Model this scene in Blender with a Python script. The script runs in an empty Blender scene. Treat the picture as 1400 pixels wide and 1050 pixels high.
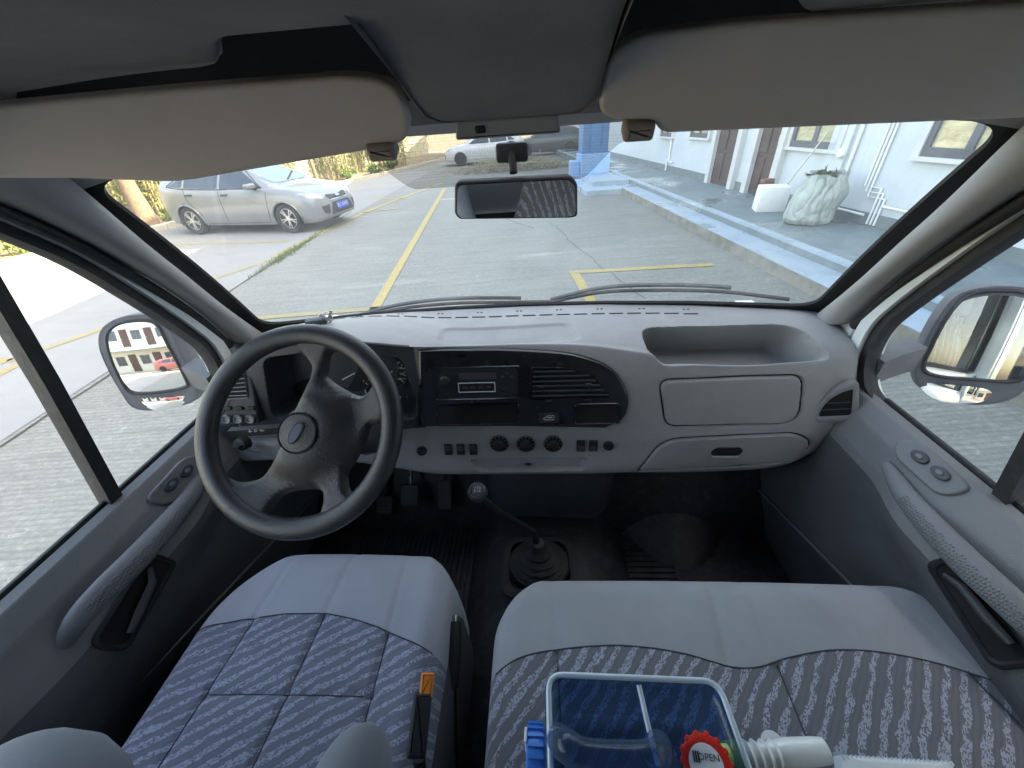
import bpy, bmesh, math, random
import numpy as np
from mathutils import Vector, Matrix
from mathutils.bvhtree import BVHTree

# ------------------------------------------------------------------ camera, sky, sun, exposure
scene = bpy.context.scene
COL = scene.collection
rad = math.radians
CAM = Vector((0.04, 0.0, 1.85)); FPX = 526.0
PITCH, YAW, ROLL = rad(34.3), rad(5.0), rad(4.1)
_f = Vector((-math.sin(YAW)*math.cos(PITCH), math.cos(YAW)*math.cos(PITCH), -math.sin(PITCH)))
_r = Vector((math.cos(YAW), math.sin(YAW), 0)); _u = _r.cross(_f)
CR = _r*math.cos(ROLL) - _u*math.sin(ROLL); CU = _u*math.cos(ROLL) + _r*math.sin(ROLL)
cam_d = bpy.data.cameras.new('camera'); cam = bpy.data.objects.new('camera', cam_d); COL.objects.link(cam)
cam_d.sensor_width = 36; cam_d.lens = 36*FPX/1400; cam_d.clip_start = 0.02; cam_d.clip_end = 2000
cam.matrix_world = Matrix(((CR.x, CU.x, -_f.x, CAM.x), (CR.y, CU.y, -_f.y, CAM.y), (CR.z, CU.z, -_f.z, CAM.z), (0, 0, 0, 1)))
scene.camera = cam

LOT = rad(5.66)                       # the parking lot is turned this much against the van
SUN_EL = rad(42); SUN_AZ_LOT = rad(-8)  # sun stands over the building on the right (lot +u), a little behind
_su = Vector((math.cos(SUN_AZ_LOT), math.sin(SUN_AZ_LOT), 0)); _su.rotate(Matrix.Rotation(LOT, 3, 'Z'))
SUN_DIR = Vector((_su.x*math.cos(SUN_EL), _su.y*math.cos(SUN_EL), math.sin(SUN_EL)))   # towards the sun
world = bpy.data.worlds.new('World'); scene.world = world; world.use_nodes = True
wn = world.node_tree.nodes; wl = world.node_tree.links
sky = wn.new('ShaderNodeTexSky'); sky.sky_type = 'NISHITA'; sky.sun_disc = False
sky.sun_elevation = SUN_EL; sky.sun_rotation = math.atan2(SUN_DIR.x, SUN_DIR.y)
sky.air_density = 1.0; sky.dust_density = 2.5; sky.ozone_density = 1.0
wl.new(sky.outputs[0], wn['Background'].inputs[0]); wn['Background'].inputs[1].default_value = 0.15
sun_d = bpy.data.lights.new('sun', 'SUN'); sun_d.energy = 2.4; sun_d.angle = rad(0.5); sun_d.color = (1, 0.94, 0.85)
sun = bpy.data.objects.new('sun', sun_d); COL.objects.link(sun)
sun.rotation_euler = (-SUN_DIR).to_track_quat('-Z', 'Y').to_euler()
scene.view_settings.view_transform = 'Standard'; scene.view_settings.look = 'None'
scene.view_settings.gamma = 1; scene.view_settings.use_curve_mapping = False
scene.view_settings.exposure = 3.35
scene.view_settings.use_white_balance = True; scene.view_settings.white_balance_temperature = 8900; scene.view_settings.white_balance_tint = 12
scene.cycles.use_denoising = True
scene.cycles.max_bounces = 12; scene.cycles.diffuse_bounces = 6; scene.cycles.transparent_max_bounces = 24
scene.cycles.glossy_bounces = 5; scene.cycles.sample_clamp_indirect = 6.0; scene.cycles.caustics_reflective = False

# ------------------------------------------------------------------ measuring helpers
def ray(px, py): return (_f + CR*((px-700)/FPX) - CU*((py-525)/FPX)).normalized()
def at(px, py, **k):
    (a, v), = k.items(); i = 'xyz'.index(a); d = ray(px, py)
    return CAM + d*((v-CAM[i])/d[i])
def at_plane(px, py, p0, n):
    d = ray(px, py); n = Vector(n); return CAM + d*((Vector(p0)-CAM).dot(n)/d.dot(n))
def hit(bvh, px, py):
    for dx, dy in [(0, 0)]+[(a*k, b*k) for k in (2, 4, 6, 9, 12, 16, 22, 30) for a, b in ((0, -1), (0, 1), (-1, 0), (1, 0))]:
        loc, nor, _, _ = bvh.ray_cast(CAM, ray(px+dx, py+dy))
        if loc is not None: break
    if loc is None: raise RuntimeError('miss %s %s' % (px, py))
    if nor.dot(ray(px, py)) > 0: nor = -nor
    return loc, nor
CL, SL = math.cos(LOT), math.sin(LOT)
def uv(p): return (p.x*CL + p.y*SL, -p.x*SL + p.y*CL)
def LW(u, v, z=0): return Vector((u*CL - v*SL, u*SL + v*CL, z))
def atg(px, py, z=0.0): return uv(at(px, py, z=z))

# ------------------------------------------------------------------ geometry helpers: a geo is (verts, faces)
def join(*gs):
    V, F = [], []
    for v, f in gs:
        o = len(V); V += [Vector(p) for p in v]; F += [tuple(i+o for i in q) for q in f]
    return V, F
def xf(g, M): return [M @ Vector(p) for p in g[0]], g[1]
def mv(g, x, y, z): return [Vector(p)+Vector((x, y, z)) for p in g[0]], g[1]
def mirx(g): return [Vector((-p[0], p[1], p[2])) for p in g[0]], [tuple(reversed(f)) for f in g[1]]
def from_bm(bm):
    bm.verts.ensure_lookup_table(); bm.verts.index_update()
    g = ([v.co.copy() for v in bm.verts], [tuple(v.index for v in f.verts) for f in bm.faces]); bm.free(); return g
def to_bm(g):
    bm = bmesh.new(); vs = [bm.verts.new(p) for p in g[0]]
    for f in g[1]:
        try: bm.faces.new([vs[i] for i in f])
        except ValueError: pass
    bm.normal_update(); return bm
def box(x0, x1, y0, y1, z0, z1, b=0.0, seg=2):
    bm = bmesh.new(); bmesh.ops.create_cube(bm, size=1)
    for v in bm.verts: v.co = Vector(((x0+x1)/2+v.co.x*(x1-x0), (y0+y1)/2+v.co.y*(y1-y0), (z0+z1)/2+v.co.z*(z1-z0)))
    if b: bmesh.ops.bevel(bm, geom=bm.edges[:], offset=b, segments=seg, affect='EDGES', profile=.5)
    return from_bm(bm)
def grid(fn, nu, nv, wrapu=False):
    V, F = [], []
    for j in range(nv):
        for i in range(nu): V.append(Vector(fn(i/(nu if wrapu else nu-1), j/(nv-1))))
    for j in range(nv-1):
        for i in range(nu if wrapu else nu-1):
            a, b = j*nu+i, j*nu+(i+1) % nu; F.append((a, b, b+nu, a+nu))
    return V, F
def lathe(prof, n=24):
    V, F = [], []
    for r, z in prof:
        for i in range(n): V.append(Vector((r*math.cos(2*math.pi*i/n), r*math.sin(2*math.pi*i/n), z)))
    for j in range(len(prof)-1):
        for i in range(n): a, b = j*n+i, j*n+(i+1) % n; F.append((a, b, b+n, a+n))
    if prof[0][0] > 1e-6: F.append(tuple(reversed(range(n))))
    if prof[-1][0] > 1e-6: F.append(tuple((len(prof)-1)*n+i for i in range(n)))
    return V, F
def ringlathe(prof, n=24):
    g = lathe(prof, n); m = len(prof); F = [f for f in g[1] if len(f) == 4]
    for i in range(n): a, b = (m-1)*n+i, (m-1)*n+(i+1) % n; F.append((a, b, (i+1) % n, i))
    return g[0], F
def tube(path, r, n=10, closed=False):
    P = [Vector(p) for p in path]; m = len(P)
    rs = r if isinstance(r, (list, tuple)) else [r]*m
    V, F = [], []; up = None
    for i, p in enumerate(P):
        if closed: t = (P[(i+1) % m]-P[i-1]).normalized()
        else: t = (P[min(i+1, m-1)]-P[max(i-1, 0)]).normalized()
        if up is None: up = t.orthogonal().normalized()
        up = (up - t*up.dot(t)).normalized(); s = t.cross(up)
        for k in range(n):
            a = 2*math.pi*k/n; V.append(p + up*math.cos(a)*rs[i] + s*math.sin(a)*rs[i])
    for j in range(m if closed else m-1):
        for k in range(n):
            a, b = j*n+k, j*n+(k+1) % n; c, d = ((j+1) % m)*n+k, ((j+1) % m)*n+(k+1) % n; F.append((a, b, d, c))
    if not closed: F.append(tuple(reversed(range(n)))); F.append(tuple((m-1)*n+k for k in range(n)))
    return V, F
def loft(rings, closed=True, caps=True):
    n = len(rings[0]); V = [Vector(p) for r in rings for p in r]; F = []
    for j in range(len(rings)-1):
        for i in range(n if closed else n-1):
            a, b = j*n+i, j*n+(i+1) % n; F.append((a, b, b+n, a+n))
    if caps and closed: F.append(tuple(reversed(range(n)))); F.append(tuple((len(rings)-1)*n+i for i in range(n)))
    return V, F
def cr(pts, n=6, closed=False):
    """Catmull-Rom through the points"""
    P = [Vector(p) for p in pts]; m = len(P); out = []
    for i in range(m if closed else m-1):
        p0 = P[i-1] if (closed or i > 0) else P[0]*2-P[1]
        p1, p2 = P[i], P[(i+1) % m]
        p3 = P[(i+2) % m] if (closed or i+2 < m) else P[-1]*2-P[-2]
        for k in range(n):
            t = k/n; out.append(.5*((2*p1)+(p2-p0)*t+(2*p0-5*p1+4*p2-p3)*t*t+(3*p1-p0-3*p2+p3)*t**3))
    if not closed: out.append(P[-1])
    return out
def rpoly(pts, r, n=5):
    """polygon with rounded corners; r a number or one per corner"""
    P = [Vector((p[0], p[1])) for p in pts]; m = len(P); out = []
    for i in range(m):
        a, b, c = P[i-1], P[i], P[(i+1) % m]; rr = r[i] if isinstance(r, (list, tuple)) else r
        da, dc = a-b, c-b; l = min(rr, da.length*.49, dc.length*.49); s, e = b+da.normalized()*l, b+dc.normalized()*l
        if rr <= 0: out.append(b); continue
        for k in range(n+1):
            t = k/n; out.append(s*(1-t)**2+b*2*t*(1-t)+e*t*t)
    return [(p.x, p.y) for p in out]
def rrect(w, h, r, n=5): return rpoly([(-w/2, -h/2), (w/2, -h/2), (w/2, h/2), (-w/2, h/2)], r, n)
def ellipse(a, b, n=28): return [(a*math.cos(2*math.pi*i/n), b*math.sin(2*math.pi*i/n)) for i in range(n)]
def plate(poly, th, bev=0.0, dome=0.0):
    """flat polygon (xy) lifted to thickness th along z, with a rounded front edge"""
    P = [Vector((p[0], p[1], 0)) for p in poly]; area = sum(P[i-1].x*P[i].y-P[i].x*P[i-1].y for i in range(len(P)))
    if area < 0: P.reverse()
    m = len(P); nrm = []
    for i in range(m):
        t = (P[(i+1) % m]-P[i-1]); t.normalize(); nrm.append(Vector((-t.y, t.x, 0)))
    rings = [P]
    if bev:
        for k in range(4):
            a = math.pi/2*k/3; rings.append([p+nv*bev*(1-math.cos(a))+Vector((0, 0, th-bev+bev*math.sin(a))) for p, nv in zip(P, nrm)])
        rings.append([p+nv*(bev*1.02+min(.0015, bev*.5))+Vector((0, 0, th)) for p, nv in zip(P, nrm)])
    else: rings.append([p+Vector((0, 0, th)) for p in P])
    if dome:
        c = sum(rings[-1], Vector())/m; last = rings[-1]
        for k in (.75, .5, .25, .04):
            rings.append([c+(p-c)*k+Vector((0, 0, dome*(1-k*k))) for p in last])
    V, F = loft(rings, True, False); F.append(tuple((len(rings)-1)*m+i for i in range(m))); F.append(tuple(reversed(range(m))))
    return V, F
def ringplate(outer, inner, th, b=0.0):
    """frame between two loops with the same number of points"""
    O = [Vector((p[0], p[1], 0)) for p in outer]; I = [Vector((p[0], p[1], 0)) for p in inner]; m = len(O); z = Vector((0, 0, th))
    mid = [(o+i)/2+z for o, i in zip(O, I)]
    rings = [O, [o+(z*.6) for o in O], mid, [i+(z*.6) for i in I], I]
    V = [p for r in rings for p in r]; F = []
    for j in range(5):
        for i in range(m): a, b_ = j*m+i, j*m+(i+1) % m; c, d = ((j+1) % 5)*m+i, ((j+1) % 5)*m+(i+1) % m; F.append((a, b_, d, c))
    return V, F
def frame(o, n, xdir=(1, 0, 0)):
    n = Vector(n).normalized(); x = Vector(xdir); x = (x-n*x.dot(n)).normalized(); y = n.cross(x)
    return Matrix(((x.x, y.x, n.x, o[0]), (x.y, y.y, n.y, o[1]), (x.z, y.z, n.z, o[2]), (0, 0, 0, 1)))
def projected(bvh, poly2, mapf, dirv, off=.004, rings=(1, .8, .6, .4, .2, .03), skirt=0.0, offs=None):
    """a patch laid on a surface: poly2 loop in 2d, mapf(a,b)->3d start, shot along dirv"""
    dirv = Vector(dirv).normalized(); m = len(poly2); ca = sum(p[0] for p in poly2)/m; cb = sum(p[1] for p in poly2)/m
    R = []
    for ki, k in enumerate(rings):
        row = []; off_ = offs[ki] if offs else off
        for a, b in poly2:
            s = Vector(mapf(ca+(a-ca)*k, cb+(b-cb)*k)); loc, nor, _, _ = bvh.ray_cast(s, dirv)
            if loc is None: loc = row[-1]+dirv*off_ if row else s
            row.append(loc-dirv*off_)
        R.append(row)
    if skirt: R.insert(0, [p+dirv*skirt for p in R[0]])
    V, F = loft(R, True, False); F.append(tuple((len(R)-1)*m+i for i in range(m))); return V, F

def domed(poly, R, n=10):
    m = len(poly); cx = sum(p[0] for p in poly)/m; cy = sum(p[1] for p in poly)/m; rm = max((p[0]-cx)**2+(p[1]-cy)**2 for p in poly)
    rings = [[Vector((cx+(a-cx)*k, cy+(b-cy)*k, (rm-((a-cx)*k)**2-((b-cy)*k)**2)/(2*R))) for a, b in poly] for k in [1-i/n for i in range(n)]+[.01]]
    V, F = loft(rings, True, False); F.append(tuple((len(rings)-1)*m+i for i in range(m))); return V, F

# ------------------------------------------------------------------ objects
def mesh_of(geo, name, smooth=40):
    me = bpy.data.meshes.new(name); me.from_pydata([tuple(v) for v in geo[0]], [], geo[1])
    bm = bmesh.new(); bm.from_mesh(me)
    bmesh.ops.recalc_face_normals(bm, faces=bm.faces[:]); bm.to_mesh(me); bm.free()
    if smooth:
        me.shade_smooth(); me.set_sharp_from_angle(angle=rad(smooth))
    return me
def thing(name, label, cat, loc=(0, 0, 0), rz=0.0, group=None, kind=None):
    o = bpy.data.objects.new(name, None); COL.objects.link(o); o.empty_display_size = .1
    o.location = loc; o.rotation_euler = (0, 0, rz); tag(o, label, cat, group, kind); return o
def tag(o, label=None, cat=None, group=None, kind=None):
    if label: o['label'] = label
    if cat: o['category'] = cat
    if group: o['group'] = group
    if kind: o['kind'] = kind
    return o
def root_of(o):
    while o.parent: o = o.parent
    return o
def part(parent, name, geo, mat, smooth=40, local=False, label=None):
    """mesh under parent; geo is in world coordinates unless local"""
    if parent is not None and not local:
        r = root_of(parent); M = Matrix.Translation(r.location) @ r.rotation_euler.to_matrix().to_4x4(); geo = xf(geo, M.inverted())
    o = bpy.data.objects.new(name, mesh_of(geo, name, smooth)); COL.objects.link(o)
    if parent is not None: o.parent = parent
    o.data.materials.append(mat)
    if label: o['label'] = label
    return o
def solo(name, geo, mat, label, cat, loc=None, smooth=40, group=None, kind=None, rz=0.0, local=False):
    """a thing that is one mesh"""
    loc = Vector(loc) if loc is not None else Vector((0, 0, 0))
    M = Matrix.Translation(loc) @ Matrix.Rotation(rz, 4, 'Z')
    if not local: geo = xf(geo, M.inverted())
    o = bpy.data.objects.new(name, mesh_of(geo, name, smooth)); COL.objects.link(o); o.location = loc; o.rotation_euler = (0, 0, rz)
    o.data.materials.append(mat); return tag(o, label, cat, group, kind)
def copy_tree(o, parent=None):
    c = o.copy(); COL.objects.link(c); c.parent = parent
    for ch in list(o.children): copy_tree(ch, c)
    return c

# ------------------------------------------------------------------ materials
class NT:
    def __init__(s, name):
        s.m = bpy.data.materials.new(name); s.m.use_nodes = True; s.t = s.m.node_tree; s.n = s.t.nodes; s.b = s.n['Principled BSDF']; s.out = s.n['Material Output']
    def node(s, ty, **k):
        n = s.n.new(ty)
        for a, v in k.items():
            if hasattr(n, a): setattr(n, a, v)
        return n
    def link(s, a, b): s.t.links.new(a, b)
    def coord(s, scale=(1, 1, 1), kind='Object', rot=(0, 0, 0)):
        c = s.node('ShaderNodeTexCoord'); m = s.node('ShaderNodeMapping'); m.inputs['Scale'].default_value = scale; m.inputs['Rotation'].default_value = rot
        s.link(c.outputs[kind], m.inputs[0]); return m.outputs[0]
    def noise(s, vec, scale, detail=4, rough=.55, dist=0.0):
        n = s.node('ShaderNodeTexNoise'); n.inputs['Scale'].default_value = scale; n.inputs['Detail'].default_value = detail
        n.inputs['Roughness'].default_value = rough; n.inputs['Distortion'].default_value = dist; s.link(vec, n.inputs['Vector']); return n.outputs['Fac']
    def ramp(s, fac, stops):
        r = s.node('ShaderNodeValToRGB'); e = r.color_ramp.elements
        while len(e) < len(stops): e.new(.5)
        for el, (p, c) in zip(e, stops): el.position = p; el.color = (*c, 1) if len(c) == 3 else c
        s.link(fac, r.inputs[0]); return r.outputs[0]
    def math(s, op, a, b=None, clamp=False):
        n = s.node('ShaderNodeMath', operation=op); n.use_clamp = clamp
        for i, v in enumerate((a, b)):
            if v is None: continue
            if isinstance(v, (int, float)): n.inputs[i].default_value = v
            else: s.link(v, n.inputs[i])
        return n.outputs[0]
    def mix(s, fac, a, b):
        n = s.node('ShaderNodeMix', data_type='RGBA')
        for i, v in ((0, fac), (6, a), (7, b)):
            if isinstance(v, (int, float)): n.inputs[i].default_value = v
            elif isinstance(v, tuple): n.inputs[i].default_value = (*v, 1)
            else: s.link(v, n.inputs[i])
        return n.outputs[2]
    def bump(s, h, strength=.3, dist=.01):
        b = s.node('ShaderNodeBump'); b.inputs['Strength'].default_value = strength; b.inputs['Distance'].default_value = dist
        s.link(h, b.inputs['Height']); s.link(b.outputs[0], s.b.inputs['Normal']); return b
    def base(s, v):
        if isinstance(v, tuple): s.b.inputs['Base Color'].default_value = (*v, 1)
        else: s.link(v, s.b.inputs['Base Color'])
    def set(s, **k):
        for a, v in k.items():
            i = s.b.inputs[a.replace('_', ' ')]
            if isinstance(v, (int, float)): i.default_value = v
            elif isinstance(v, tuple): i.default_value = (*v, 1)
            else: s.link(v, i)
        return s
def dim(c, k): return tuple(min(1, x*k) for x in c)
def simple(name, col, rough=.5, var=.12, vscale=6, bump=0.0, bscale=300, metal=0.0, spec=.5, coat=0.0, dust=None, dustamt=.0):
    t = NT(name); v = t.coord()
    n = t.noise(v, vscale, 5, .6)
    c = t.ramp(n, [(.3, dim(col, 1-var)), (.7, dim(col, 1+var))])
    if dust:
        d = t.noise(v, vscale*2.3, 8, .7); d = t.ramp(d, [(.48, (0, 0, 0)), (.75, (dustamt,)*3)]); c = t.mix(d, c, dust)
    t.base(c); t.set(Metallic=metal, Specular_IOR_Level=spec, Coat_Weight=coat)
    rn = t.noise(v, vscale*3, 4); rr = t.math('ADD', t.math('MULTIPLY', t.math('SUBTRACT', rn, .5), .25), rough, True); t.set(Roughness=rr)
    if bump: t.bump(t.noise(v, bscale, 2, .6), bump, .002)
    return t.m
M = {}
M['dash'] = simple('dash grey plastic', (.265, .265, .268), .55, .09, 4, .5, 420, dust=(.40, .39, .37), dustamt=.35)
M['dash_low'] = simple('lower dash plastic', (.135, .135, .142), .55, .06, 5, .35, 420)
M['box_lid'] = simple('glovebox plastic', (.23, .232, .245), .5, .05, 5, .3, 420)
M['charcoal'] = simple('charcoal plastic', (.045, .047, .055), .5, .15, 9, .35, 380, dust=(.2, .2, .2), dustamt=.12)
M['gloss_black'] = simple('glossy black plastic', (.014, .014, .018), .22, .2, 9, .03, 300, dust=(.1, .1, .1), dustamt=.12)
M['black'] = simple('matt black plastic', (.012, .012, .014), .6, .2, 12, .3, 300)
M['hollow'] = simple('black hollow', (.006, .006, .007), .9, .2, 12)
M['rubber'] = simple('black rubber', (.018, .018, .02), .65, .25, 15, .2, 200, dust=(.12, .12, .12), dustamt=.2)
M['wheel'] = simple('steering wheel plastic', (.036, .034, .037), .42, .2, 12, .7, 420, dust=(.09, .08, .075), dustamt=.25)
M['wheel_rim'] = simple('steering rim plastic', (.036, .035, .039), .34, .2, 12, .5, 450)
M['mat'] = simple('black rubber mat', (.014, .014, .018), .6, .4, 14, .5, 90, dust=(.10, .10, .10), dustamt=.35)
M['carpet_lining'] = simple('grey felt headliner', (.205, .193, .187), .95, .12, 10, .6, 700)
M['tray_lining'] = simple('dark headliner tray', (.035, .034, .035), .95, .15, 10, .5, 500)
M['visor'] = simple('beige grey vinyl visor', (.57, .515, .47), .7, .05, 6, .25, 600)
M['visor_clip'] = simple('visor clip plastic', (.30, .25, .22), .55, .05, 10)
M['pillar'] = simple('grey pillar trim', (.27, .268, .268), .55, .08, 6, .25, 420)
M['door_trim'] = simple('grey door trim', (.175, .18, .188), .55, .1, 4, .4, 420, dust=(.3, .3, .3), dustamt=.12)
M['door_mid'] = simple('dark grain mid door trim', (.075, .078, .085), .6, .12, 4, .6, 300, dust=(.25, .25, .25), dustamt=.12)
M['door_low'] = simple('dark door trim', (.055, .058, .066), .6, .12, 4, .5, 380, dust=(.2, .2, .2), dustamt=.15)
M['grip'] = simple('grey door grip', (.155, .162, .172), .5, .08, 5, .25, 420)
M['white_paint'] = simple('white van paint', (.72, .75, .76), .22, .03, 3, coat=.6, dust=(.5, .5, .47), dustamt=.15)
M['mirror_shell'] = simple('dark grey mirror shell', (.085, .088, .10), .5, .1, 6, .25, 420, dust=(.25, .25, .25), dustamt=.2)
M['seat_side'] = simple('dark grey seat side vinyl', (.085, .088, .098), .75, .1, 8, .4, 500)
M['steel'] = simple('bare metal', (.5, .5, .5), .3, .1, 20, metal=1.0)
M['silver_print'] = simple('pale print', (.55, .56, .58), .5, .05, 20)
M['orange'] = simple('orange buckle button', (.75, .22, .03), .45, .08, 20)

# ================================================================== OUTSIDE: ground and paint
def ground_mat():
    t = NT('brushed concrete lot'); v = t.coord()
    big = t.noise(v, .35, 5, .6); fine = t.noise(v, 22, 9, .78)
    c = t.ramp(big, [(.3, (.155, .162, .142)), (.7, (.236, .243, .216))])
    c2 = t.ramp(fine, [(.32, (.085, .09, .078)), (.68, (.32, .32, .29))]); c = t.mix(.55, c, c2)
    sv = t.coord((.5, 5.0, 1)); streak = t.noise(sv, 1.6, 6, .65); c = t.mix(t.ramp(streak, [(.45, (0, 0, 0)), (.7, (.45,)*3)]), c, (.10, .103, .093))
    # pale curly scratches: thin lines where two noise fields cross a level
    for k, (sc, off) in enumerate(((1.1, 3.0), (1.7, 11.0), (2.6, 29.0))):
        m = t.node('ShaderNodeMapping'); m.inputs['Location'].default_value = (off, off*1.7, 0); m.inputs['Rotation'].default_value = (0, 0, k*.9); m.inputs['Scale'].default_value = (1, 2.2, 1); t.link(v, m.inputs[0])
        n = t.noise(m.outputs[0], sc*1.6, 2, .5, 1.2); d = t.math('ABSOLUTE', t.math('SUBTRACT', n, .5))
        line = t.ramp(d, [(.0, (1, 1, 1)), (.009, (0, 0, 0))])
        msk = t.ramp(t.noise(m.outputs[0], sc*4.1, 3), [(.48, (0, 0, 0)), (.62, (.5,)*3)])
        c = t.mix(t.math('MULTIPLY', line, msk), c, (.44, .44, .40))
    wv = t.node('ShaderNodeTexWave', wave_type='BANDS', bands_direction='Y'); wv.inputs['Scale'].default_value = 7; wv.inputs['Distortion'].default_value = 1.4; wv.inputs['Detail'].default_value = 2; t.link(v, wv.inputs['Vector'])
    c = t.mix(t.math('MULTIPLY', t.ramp(wv.outputs['Fac'], [(.55, (0, 0, 0)), (.95, (1, 1, 1))]), .28), c, (.085, .085, .075))
    wet = t.ramp(t.noise(t.coord((.25, 1.1, 1)), 1.1, 3), [(.62, (.75,)*3), (.72, (.35,)*3)])
    t.base(c); t.set(Roughness=wet); t.bump(t.math('ADD', t.math('MULTIPLY', wv.outputs['Fac'], .6), t.math('MULTIPLY', fine, .8)), .5, .01); return t.m
def pad_mat():
    t = NT('smooth pale concrete'); v = t.coord()
    c = t.ramp(t.noise(v, .5, 6, .62), [(.3, (.20, .207, .21)), (.7, (.26, .266, .262))])
    s = t.ramp(t.noise(t.coord((.4, 3.5, 1)), 1.5, 6, .7), [(.5, (0, 0, 0)), (.75, (.35,)*3)]); c = t.mix(s, c, (.18, .185, .185))
    f = t.noise(v, 40, 4, .7); c = t.mix(t.ramp(f, [(.4, (0, 0, 0)), (.8, (.25,)*3)]), c, (.22, .22, .22))
    t.base(c); t.set(Roughness=.75); t.bump(f, .25, .004); return t.m
def paint_mat(name='worn yellow paint', col=(.42, .30, .06)):
    t = NT(name); v = t.coord()
    w = t.ramp(t.noise(v, 14, 8, .75), [(.42, (0, 0, 0)), (.66, (.75,)*3)])
    t.base(t.mix(w, col, (.19, .185, .16))); t.set(Roughness=.7); t.bump(t.noise(v, 60, 4), .3, .004); return t.m
M['lot'] = ground_mat(); M['pad'] = pad_mat(); M['yellow'] = paint_mat(); M['yellow_old'] = paint_mat('old faded yellow paint', (.30, .24, .10))
def sheet(poly, z): return [Vector((a, b, z)) for a, b in poly], [tuple(range(len(poly)))]
ground = solo('ground', sheet([(-160, -160), (160, -160), (160, 160), (-160, 160)], 0), M['lot'], 'grey brushed concrete parking lot with pale scratches', 'ground', kind='structure', rz=LOT, local=True, smooth=0)
pad = solo('concrete_pad', sheet([(-3.92, -40), (-4.0, 5.7), (-3.95, 9.2), (-3.5, 16), (-3.0, 22), (-40, 60), (-60, -40)], .004), M['pad'], 'smooth pale concrete parking bays beside the lane', 'pavement', kind='structure', rz=LOT, local=True, smooth=0)
# joint between pad and lot: a thin open crack
M['crack'] = simple('dark joint', (.05, .05, .045), .9, .3, 20)
def strip_pts(pts, w, z):
    L, R = [], []
    for i, p in enumerate(pts):
        a = Vector(pts[max(i-1, 0)]); b = Vector(pts[min(i+1, len(pts)-1)]); d = (b-a).normalized(); n = Vector((-d.y, d.x))
        L.append(Vector((p[0]+n.x*w/2, p[1]+n.y*w/2, z))); R.append(Vector((p[0]-n.x*w/2, p[1]-n.y*w/2, z)))
    m = len(pts); return L+R, [(i, i+m, i+1+m, i+1) for i in range(m-1)]
def line(pts, w=.12, mat='yellow', z=.008):
    return part(ground, 'painted_line', strip_pts(pts, w, z), M[mat], 0, True)
rnd = random.Random(4)
part(pad, 'joint', strip_pts([(-3.92+rnd.uniform(-.012, .012) - (.08 if v > 4 else 0), v) for v in np.arange(-8, 12, .35)], .022, .007), M['crack'], 0, True)
line([(-1.56, 4.45), (-1.68, 15.4)], .13)
line([(-4.16, 7.55), (-3.95, 9.4), (-3.54, 11.73), (-2.7, 14.6), (-1.93, 17.1)], .13)
line([(1.04, 5.42), (3.07, 5.30)], .12); line([(1.11, 5.36), (1.11, 3.4)], .13)
line([(-3.05, 4.60), (-1.5, 4.62)], .11, 'yellow_old'); line([(-3.7, 11.62), (-2.66, 11.93)], .1); line([(-4.1, 14.2), (-2.6, 13.6)], .1); line([(-3.2, 16.6), (-1.9, 15.9)], .1)
for p in ([(-5.4, 3.9), (-4.9, 4.75)], [(-4.75, 6.2), (-4.13, 7.4)], [(-8.2, 9.5), (-4.4, 8.75)], [(-9.6, 4.9), (-5.4, 3.9)], [(-9.3, .6), (-5.2, .6)], [(-9.3, -2.2), (-5.2, -2.2)], [(1.1, -1.2), (1.1, 3.4)], [(-5.2, -2.2), (-5.2, 3.9)]):
    line(p, .12, 'yellow_old')
line([(-1.56, -5.2), (-1.56, 4.4)], .12, 'yellow_old'); line([(-1.0, -4.6), (3.2, -4.6)], .12)
# long crack in the lot
def crack(pts, w=.012):
    q = []
    for a, b in zip(pts[:-1], pts[1:]):
        for k in range(8):
            t = k/8; q.append((a[0]+(b[0]-a[0])*t+rnd.uniform(-.03, .03), a[1]+(b[1]-a[1])*t))
    part(ground, 'crack', strip_pts(q, w, .003), M['crack'], 0, True)
crack([(1.75, 4.3), (1.55, 5.6), (1.35, 7.2), (1.2, 9.0)]); crack([(-.9, 10.2), (-.2, 10.4), (1.0, 8.0)], .02)

# grass growing in the joint
def leaf_mat(name, a, b, sc=8):
    t = NT(name); g = t.node('ShaderNodeNewGeometry'); v = t.coord(); n = t.noise(v, sc, 3)
    r = t.ramp(t.math('ADD', t.math('MULTIPLY', g.outputs['Random Per Island'], .7), t.math('MULTIPLY', n, .3)), [(.1, a), (.9, b)])
    d = t.node('ShaderNodeBsdfTranslucent'); t.link(r, d.inputs[0]); t.base(r); t.set(Roughness=.6)
    mx = t.node('ShaderNodeMixShader'); mx.inputs[0].default_value = .38; t.link(t.b.outputs[0], mx.inputs[1]); t.link(d.outputs[0], mx.inputs[2]); t.link(mx.outputs[0], t.out.inputs[0]); return t.m
M['grass'] = leaf_mat('grass blades', (.06, .10, .02), (.20, .24, .06)); M['bamboo_leaf'] = leaf_mat('yellow green leaves', (.09, .13, .02), (.30, .30, .07), 2)
M['shrub_leaf'] = leaf_mat('green shrub leaves', (.06, .12, .015), (.20, .27, .05), 3); M['dry_leaf'] = leaf_mat('dry pale leaves', (.30, .26, .18), (.55, .50, .40), 3)
M['sack_leaf'] = leaf_mat('dark green leaves', (.02, .05, .015), (.06, .10, .03), 3)
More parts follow.
